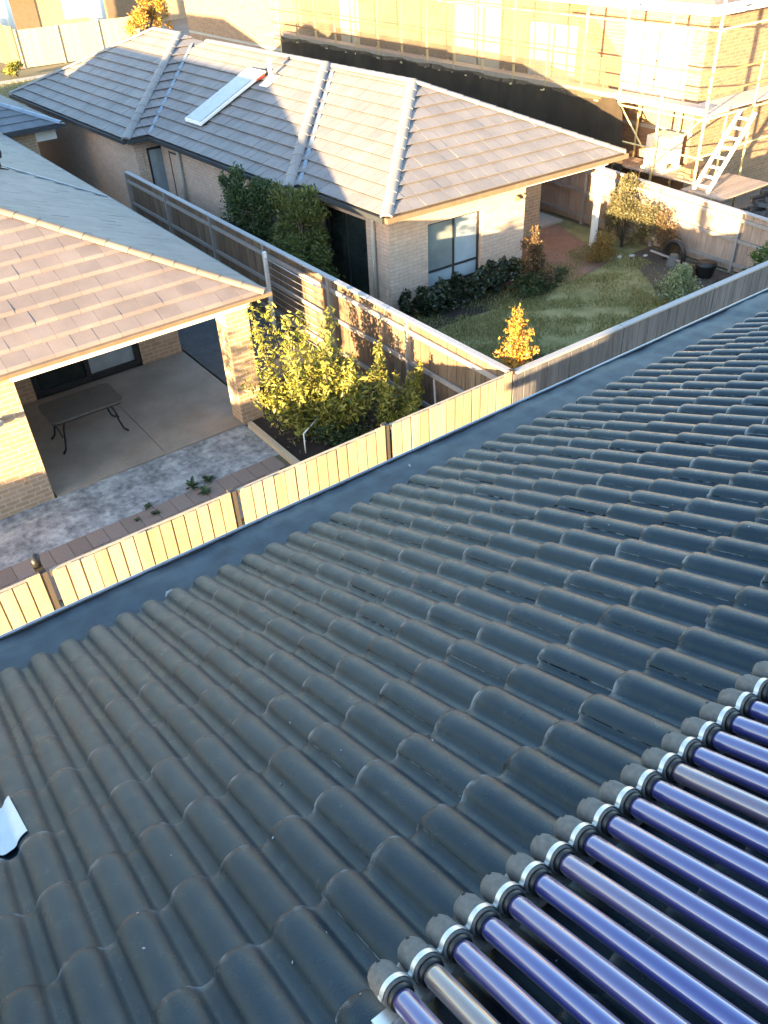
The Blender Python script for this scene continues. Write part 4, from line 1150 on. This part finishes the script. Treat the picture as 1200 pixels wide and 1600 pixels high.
shrub("flowering_shrub", (5.45, 5.0, 0), "reddish leaved shrub with a yellow topped shoot by the corner of the pale brick wall", "shrub",
      [((5.45, 5.0, .65), (.42, .42, .42)), ((5.4, 5.0, 1.15), (.25, .25, .3)), ((5.65, 5.0, .35), (.55, .4, .3)), ((5.5, 5.0, 1.5), (.12, .12, .14))], 5200, .06, 'leaf_red', 7, sub=12)
shrub("low_shrub", (5.5, 4.7, 0), "dark green shrub at the foot of the reddish leaved shrub", "shrub", [((5.5, 4.8, .25), (.75, .4, .3)), ((6.3, 5.1, .15), (.6, .3, .18))], 3600, .06, 'leaf_dark', 8, sub=12)
shrub("rounded_bush", (8.1, 5.25, 0), "low rounded orange green bush at the foot of the white post", "bush", [((7.95, 5.15, .28), (.42, .38, .3)), ((8.35, 5.3, .34), (.38, .34, .34))], 5200, .055, 'leaf_rust', 9, sub=14)
shrub("fence_shrub", (9.25, 5.5, 0), "tall olive shrub growing up the faded fence beside the white post", "shrub",
      [((9.3, 5.75, .9), (.34, .5, .65)), ((9.35, 5.6, 1.5), (.26, .42, .35)), ((9.4, 5.0, .75), (.28, .5, .55))], 9500, .06, 'leaf_olive', 10, 8, sub=20)
shrub("fence_shrub", (9.5, 4.3, 0), "thin brown shrub against the lower part of the faded fence", "shrub", [((9.5, 4.4, .6), (.2, .45, .5)), ((9.5, 4.1, .35), (.2, .4, .3))], 3000, .055, 'leaf_red', 11, sub=14)
def conifer(name, base, h, r_, label, cat, leaf, seed, n, size, tipm=None, low=0):
    rs = np.random.RandomState(seed); t = thing(name, base, label, cat)
    B = np.array(base); mb = MB(); br = MB()
    br.tube([tuple(B), tuple(B + np.array([0, 0, h * .95]))], [.02, .005], 6)
    pts = []
    nb = 46
    for k in range(nb):
        f_ = (k + .5) / nb; z = h * (low + (.98 - low) * f_) if low else h * (.05 + .93 * f_); rad = r_ * (1 - f_) ** .75 * rs.uniform(.7, 1.15) * (1.0 if low == 0 else min(1, .35 + f_ * 4)); a = rs.uniform(0, 6.28)
        e_ = B + np.array([math.cos(a) * rad, math.sin(a) * rad, z + rad * .35]); s_ = B + np.array([0, 0, z * .92])
        br.tube([tuple(s_), tuple(e_)], [.006, .002], 5)
        m_ = max(3, int(n / nb * (.35 + 1.3 * (1 - f_))))
        tt = rs.uniform(.25, 1.05, m_)[:, None]; pts.append(s_ + (e_ - s_) * tt + rs.normal(size=(m_, 3)) * .045)
    pts = np.vstack(pts); pts = pts[pts[:, 2] > .02]
    leaves(mb, pts, size, rs, .7, .45); mb.build("crown", M[leaf], t); br.build("trunk", M['bark'], t)
    if tipm:
        mb = MB(); leaves(mb, B + np.array([0, 0, h * .97]) + rs.normal(size=(40, 3)) * np.array([.03, .03, .07]), size, rs, .8, .4); mb.build("new_growth", M[tipm], t)
    return t
conifer("young_tree", (.50, .40, 0), 2.62, .34, "small orange yellow leaved tree in the fence corner, just over the grey fence", "tree", 'leaf_orange', 12, 2300, .065, low=.56)
shrub("low_shrub", (2.7, 2.3, 0), "dark ground shrub around the foot of the small orange tree", "shrub", [((2.6, 2.2, .12), (.6, .4, .16)), ((3.0, 2.6, .1), (.4, .3, .14))], 900, .05, 'leaf_dark', 13)
conifer("young_conifer", (7.15, 2.1, 0), 1.05, .62, "pale silvery green conifer rising behind the grey fence", "conifer", 'leaf_pale', 14, 5200, .06)
shrub("boundary_shrub", (9.3, 1.2, 0), "bright green shrub at the right edge above the grey fence", "shrub", [((9.35, 1.25, .75), (.4, .55, .5)), ((9.3, .7, .9), (.4, .5, .5)), ((9.4, 1.5, .4), (.35, .5, .4))], 5200, .07, 'leaf_bright', 15, sub=16)
for i, (x, y, lb, lf) in enumerate(((7.9, 2.9, "dark low plant left of the black pot in the bare garden bed", 'leaf_dark'), (8.8, 3.1, "brown dry plant in the bare soil beside the faded fence", 'leaf_red'), (8.6, 1.9, "dark plant in the soil near the bright green shrub", 'leaf_hedge'))):
    shrub("garden_plant", (x, y, 0), lb, "plant", [((x, y, .16), (.34, .26, .2))], 420, .07, lf, 30 + i, 4)
pot = thing("plant_pot", (9.15, 2.85, 0), "black round plant pot standing against the faded fence", "pot")
pr = [(0, .17), (.05, .19), (.30, .25), (.34, .26), (.345, .22), (.30, .20)]
MB().tube([(9.15, 2.85, z) for z, _ in pr], [q for _, q in pr], 16).build("body", M['black'], pot)
MB().tube([(9.15, 2.85, .28), (9.15, 2.85, .30)], .19, 14).build("soil", M['mulch'], pot)
ar = thing("garden_ornament", (9.1, 3.75, 0), "dark arched garden ornament standing in front of the faded fence", "ornament")
MB().tube([(9.1 , 3.75 + .28 * math.cos(t), .30 + .34 * math.sin(t)) for t in np.linspace(-.5, 3.64, 16)], .06, 8).build("arch", M['black'], ar)
MB().tube([(9.1, 3.75, 0), (9.1, 3.75, .10), (9.1, 3.75, .32)], [.2, .16, .10], 10).build("base", M['rubber'], ar)
o = MB().bar((8.95, 4.35, .30), (9.2, 2.9, .12), .04, .04).build("garden_pole", M['rail_grey']); move_origin(o, (8.95, 4.35, .3)); tag(o, "long pale pole lying low in front of the faded fence", "pole")
for i, (x, y, s_) in enumerate(((8.65, 5.05, .055), (8.92, 4.88, .065), (9.2, 4.66, .05), (8.42, 5.12, .045))):
    rs = np.random.RandomState(60 + i); mb = MB(); vs = []; K = 8
    for (z, q) in ((0, .9), (.3, 1.05), (.6, .8), (.75, .3)):
        for k in range(K): vs.append((x + s_ * q * math.cos(k * .785) * rs.uniform(.85, 1.15) * 1.4, y + s_ * q * math.sin(k * .785) * rs.uniform(.85, 1.15), z * s_ * 1.2))
    mb.add(vs, [(j * K + k, j * K + (k + 1) % K, (j + 1) * K + (k + 1) % K, (j + 1) * K + k) for j in range(3) for k in range(K)] + [tuple(3 * K + k for k in range(K))])
    o = mb.build("edging_stone", M['stone']); move_origin(o, (x, y, 0))
    tag(o, "pale edging stone at the lawn edge below the olive fence shrub", "stone", "edging stones under the fence shrub")
shrub("added_shade_sapling", (-9.3, 1.95, 0), "unseen slim sapling added left of the sunlit patio wall to shade the pillar", "sapling", [((-9.3, 1.95, 1.6), (.36, .40, .5)), ((-9.35, 2.05, 2.3), (.34, .36, .5))], 1500, .08, 'leaf_olive', 50, 4, stem_r=.025, sub=9)  # out of view, added to throw dappled shade on the patio pillar
# weeds on the pavers
for i, (x, y, s_, lb) in enumerate(((-4.45, 2.92, .16, "largest leafy weed at the joint of the pavers and the concrete strip"), (-4.15, 2.92, .12, "leafy weed just right of the largest weed on the paver edge"), (-4.35, 2.62, .13, "leafy weed on the pavers nearest the pale fence"),
                                (-5.28, 2.86, .09, "small dark weed at the concrete edge left of the leafy weeds"), (-5.25, 2.62, .09, "small dark weed flat on the pavers left of the leafy weeds"), (-5.55, 2.66, .06, "tiniest dark weed on the pavers, leftmost of the weeds"))):
    rs = np.random.RandomState(80 + i); mb = MB()
    for k in range(26):
        a = rs.uniform(0, 6.28); e_ = rs.uniform(.1, .9); L = s_ * rs.uniform(.6, 1.3)
        d = Vector((math.cos(a) * math.cos(e_), math.sin(a) * math.cos(e_), math.sin(e_))); sd = Vector((-math.sin(a), math.cos(a), 0))
        p = Vector((x, y, .015)); q = p + d * L; m1 = p + d * L * .55 + Vector((0, 0, L * .12))
        mb.add([p, m1 + sd * L * .16, q, m1 - sd * L * .16], [(0, 1, 2), (0, 2, 3)])
    o = mb.build("paver_weed", M['leaf_dark']); move_origin(o, (x, y, 0)); tag(o, lb, "weed", "weeds between the pavers")

# trees at the street end
def tree(name, base, h, label, leaf, blobs, n, size, seed):
    rs = np.random.RandomState(seed); t = thing(name, base, label, "tree"); B = Vector(base)
    small = []
    for c, r_ in blobs:
        for k in range(12):
            d = rs.normal(size=3); d /= np.linalg.norm(d); small.append((np.array(c) + d * np.array(r_) * rs.uniform(.4, 1.0), np.array(r_) * rs.uniform(.2, .42)))
    mb = MB(); leaves(mb, blob_pts(rs, small, n, .3), size, rs, .1, .5); mb.build("crown", M[leaf], t)
    mb = MB(); mb.tube([B, B + Vector((.1, 0, h * .3)), B + Vector((0, .1, h * .6))], [.16, .12, .07], 8)
    for k in range(9):
        q = Vector(small[rs.randint(len(small))][0]); s_ = B + Vector((.05, .03, h * rs.uniform(.25, .6))); mb.tube([s_, s_.lerp(q, .5) + Vector((0, 0, .1)), q], [.05, .035, .012], 6)
    mb.build("trunk", M['bark'], t); return t
tree("street_tree", (12.6, 43.5, 0), 4, "golden bushy tree right of the cream street end fence", 'leaf_orange', [((12.4, 43.5, 2.0), (1.2, 1.0, 1.1)), ((13.6, 43.6, 2.7), (1.2, 1.0, 1.2)), ((12.0, 43.4, 1.3), (.8, .8, .8))], 4200, .15, 40)
tree("street_tree", (18.4, 42.0, 0), 4, "yellow tree behind the ridge of the grey roof, left of the scaffold", 'leaf_lemon', [((18.3, 42, 2.3), (1.1, 1.0, 1.1)), ((19.3, 42.2, 2.9), (1.1, 1.0, 1.2)), ((18.0, 42, 1.5), (.8, .8, .8))], 3800, .14, 41)
shrub("verge_shrub", (5.5, 45.6, 0), "yellow leafy shrub on the verge below the cream street end fence", "shrub", [((5.4, 45.6, .45), (.9, .7, .5))], 700, .16, 'leaf_lemon', 42)
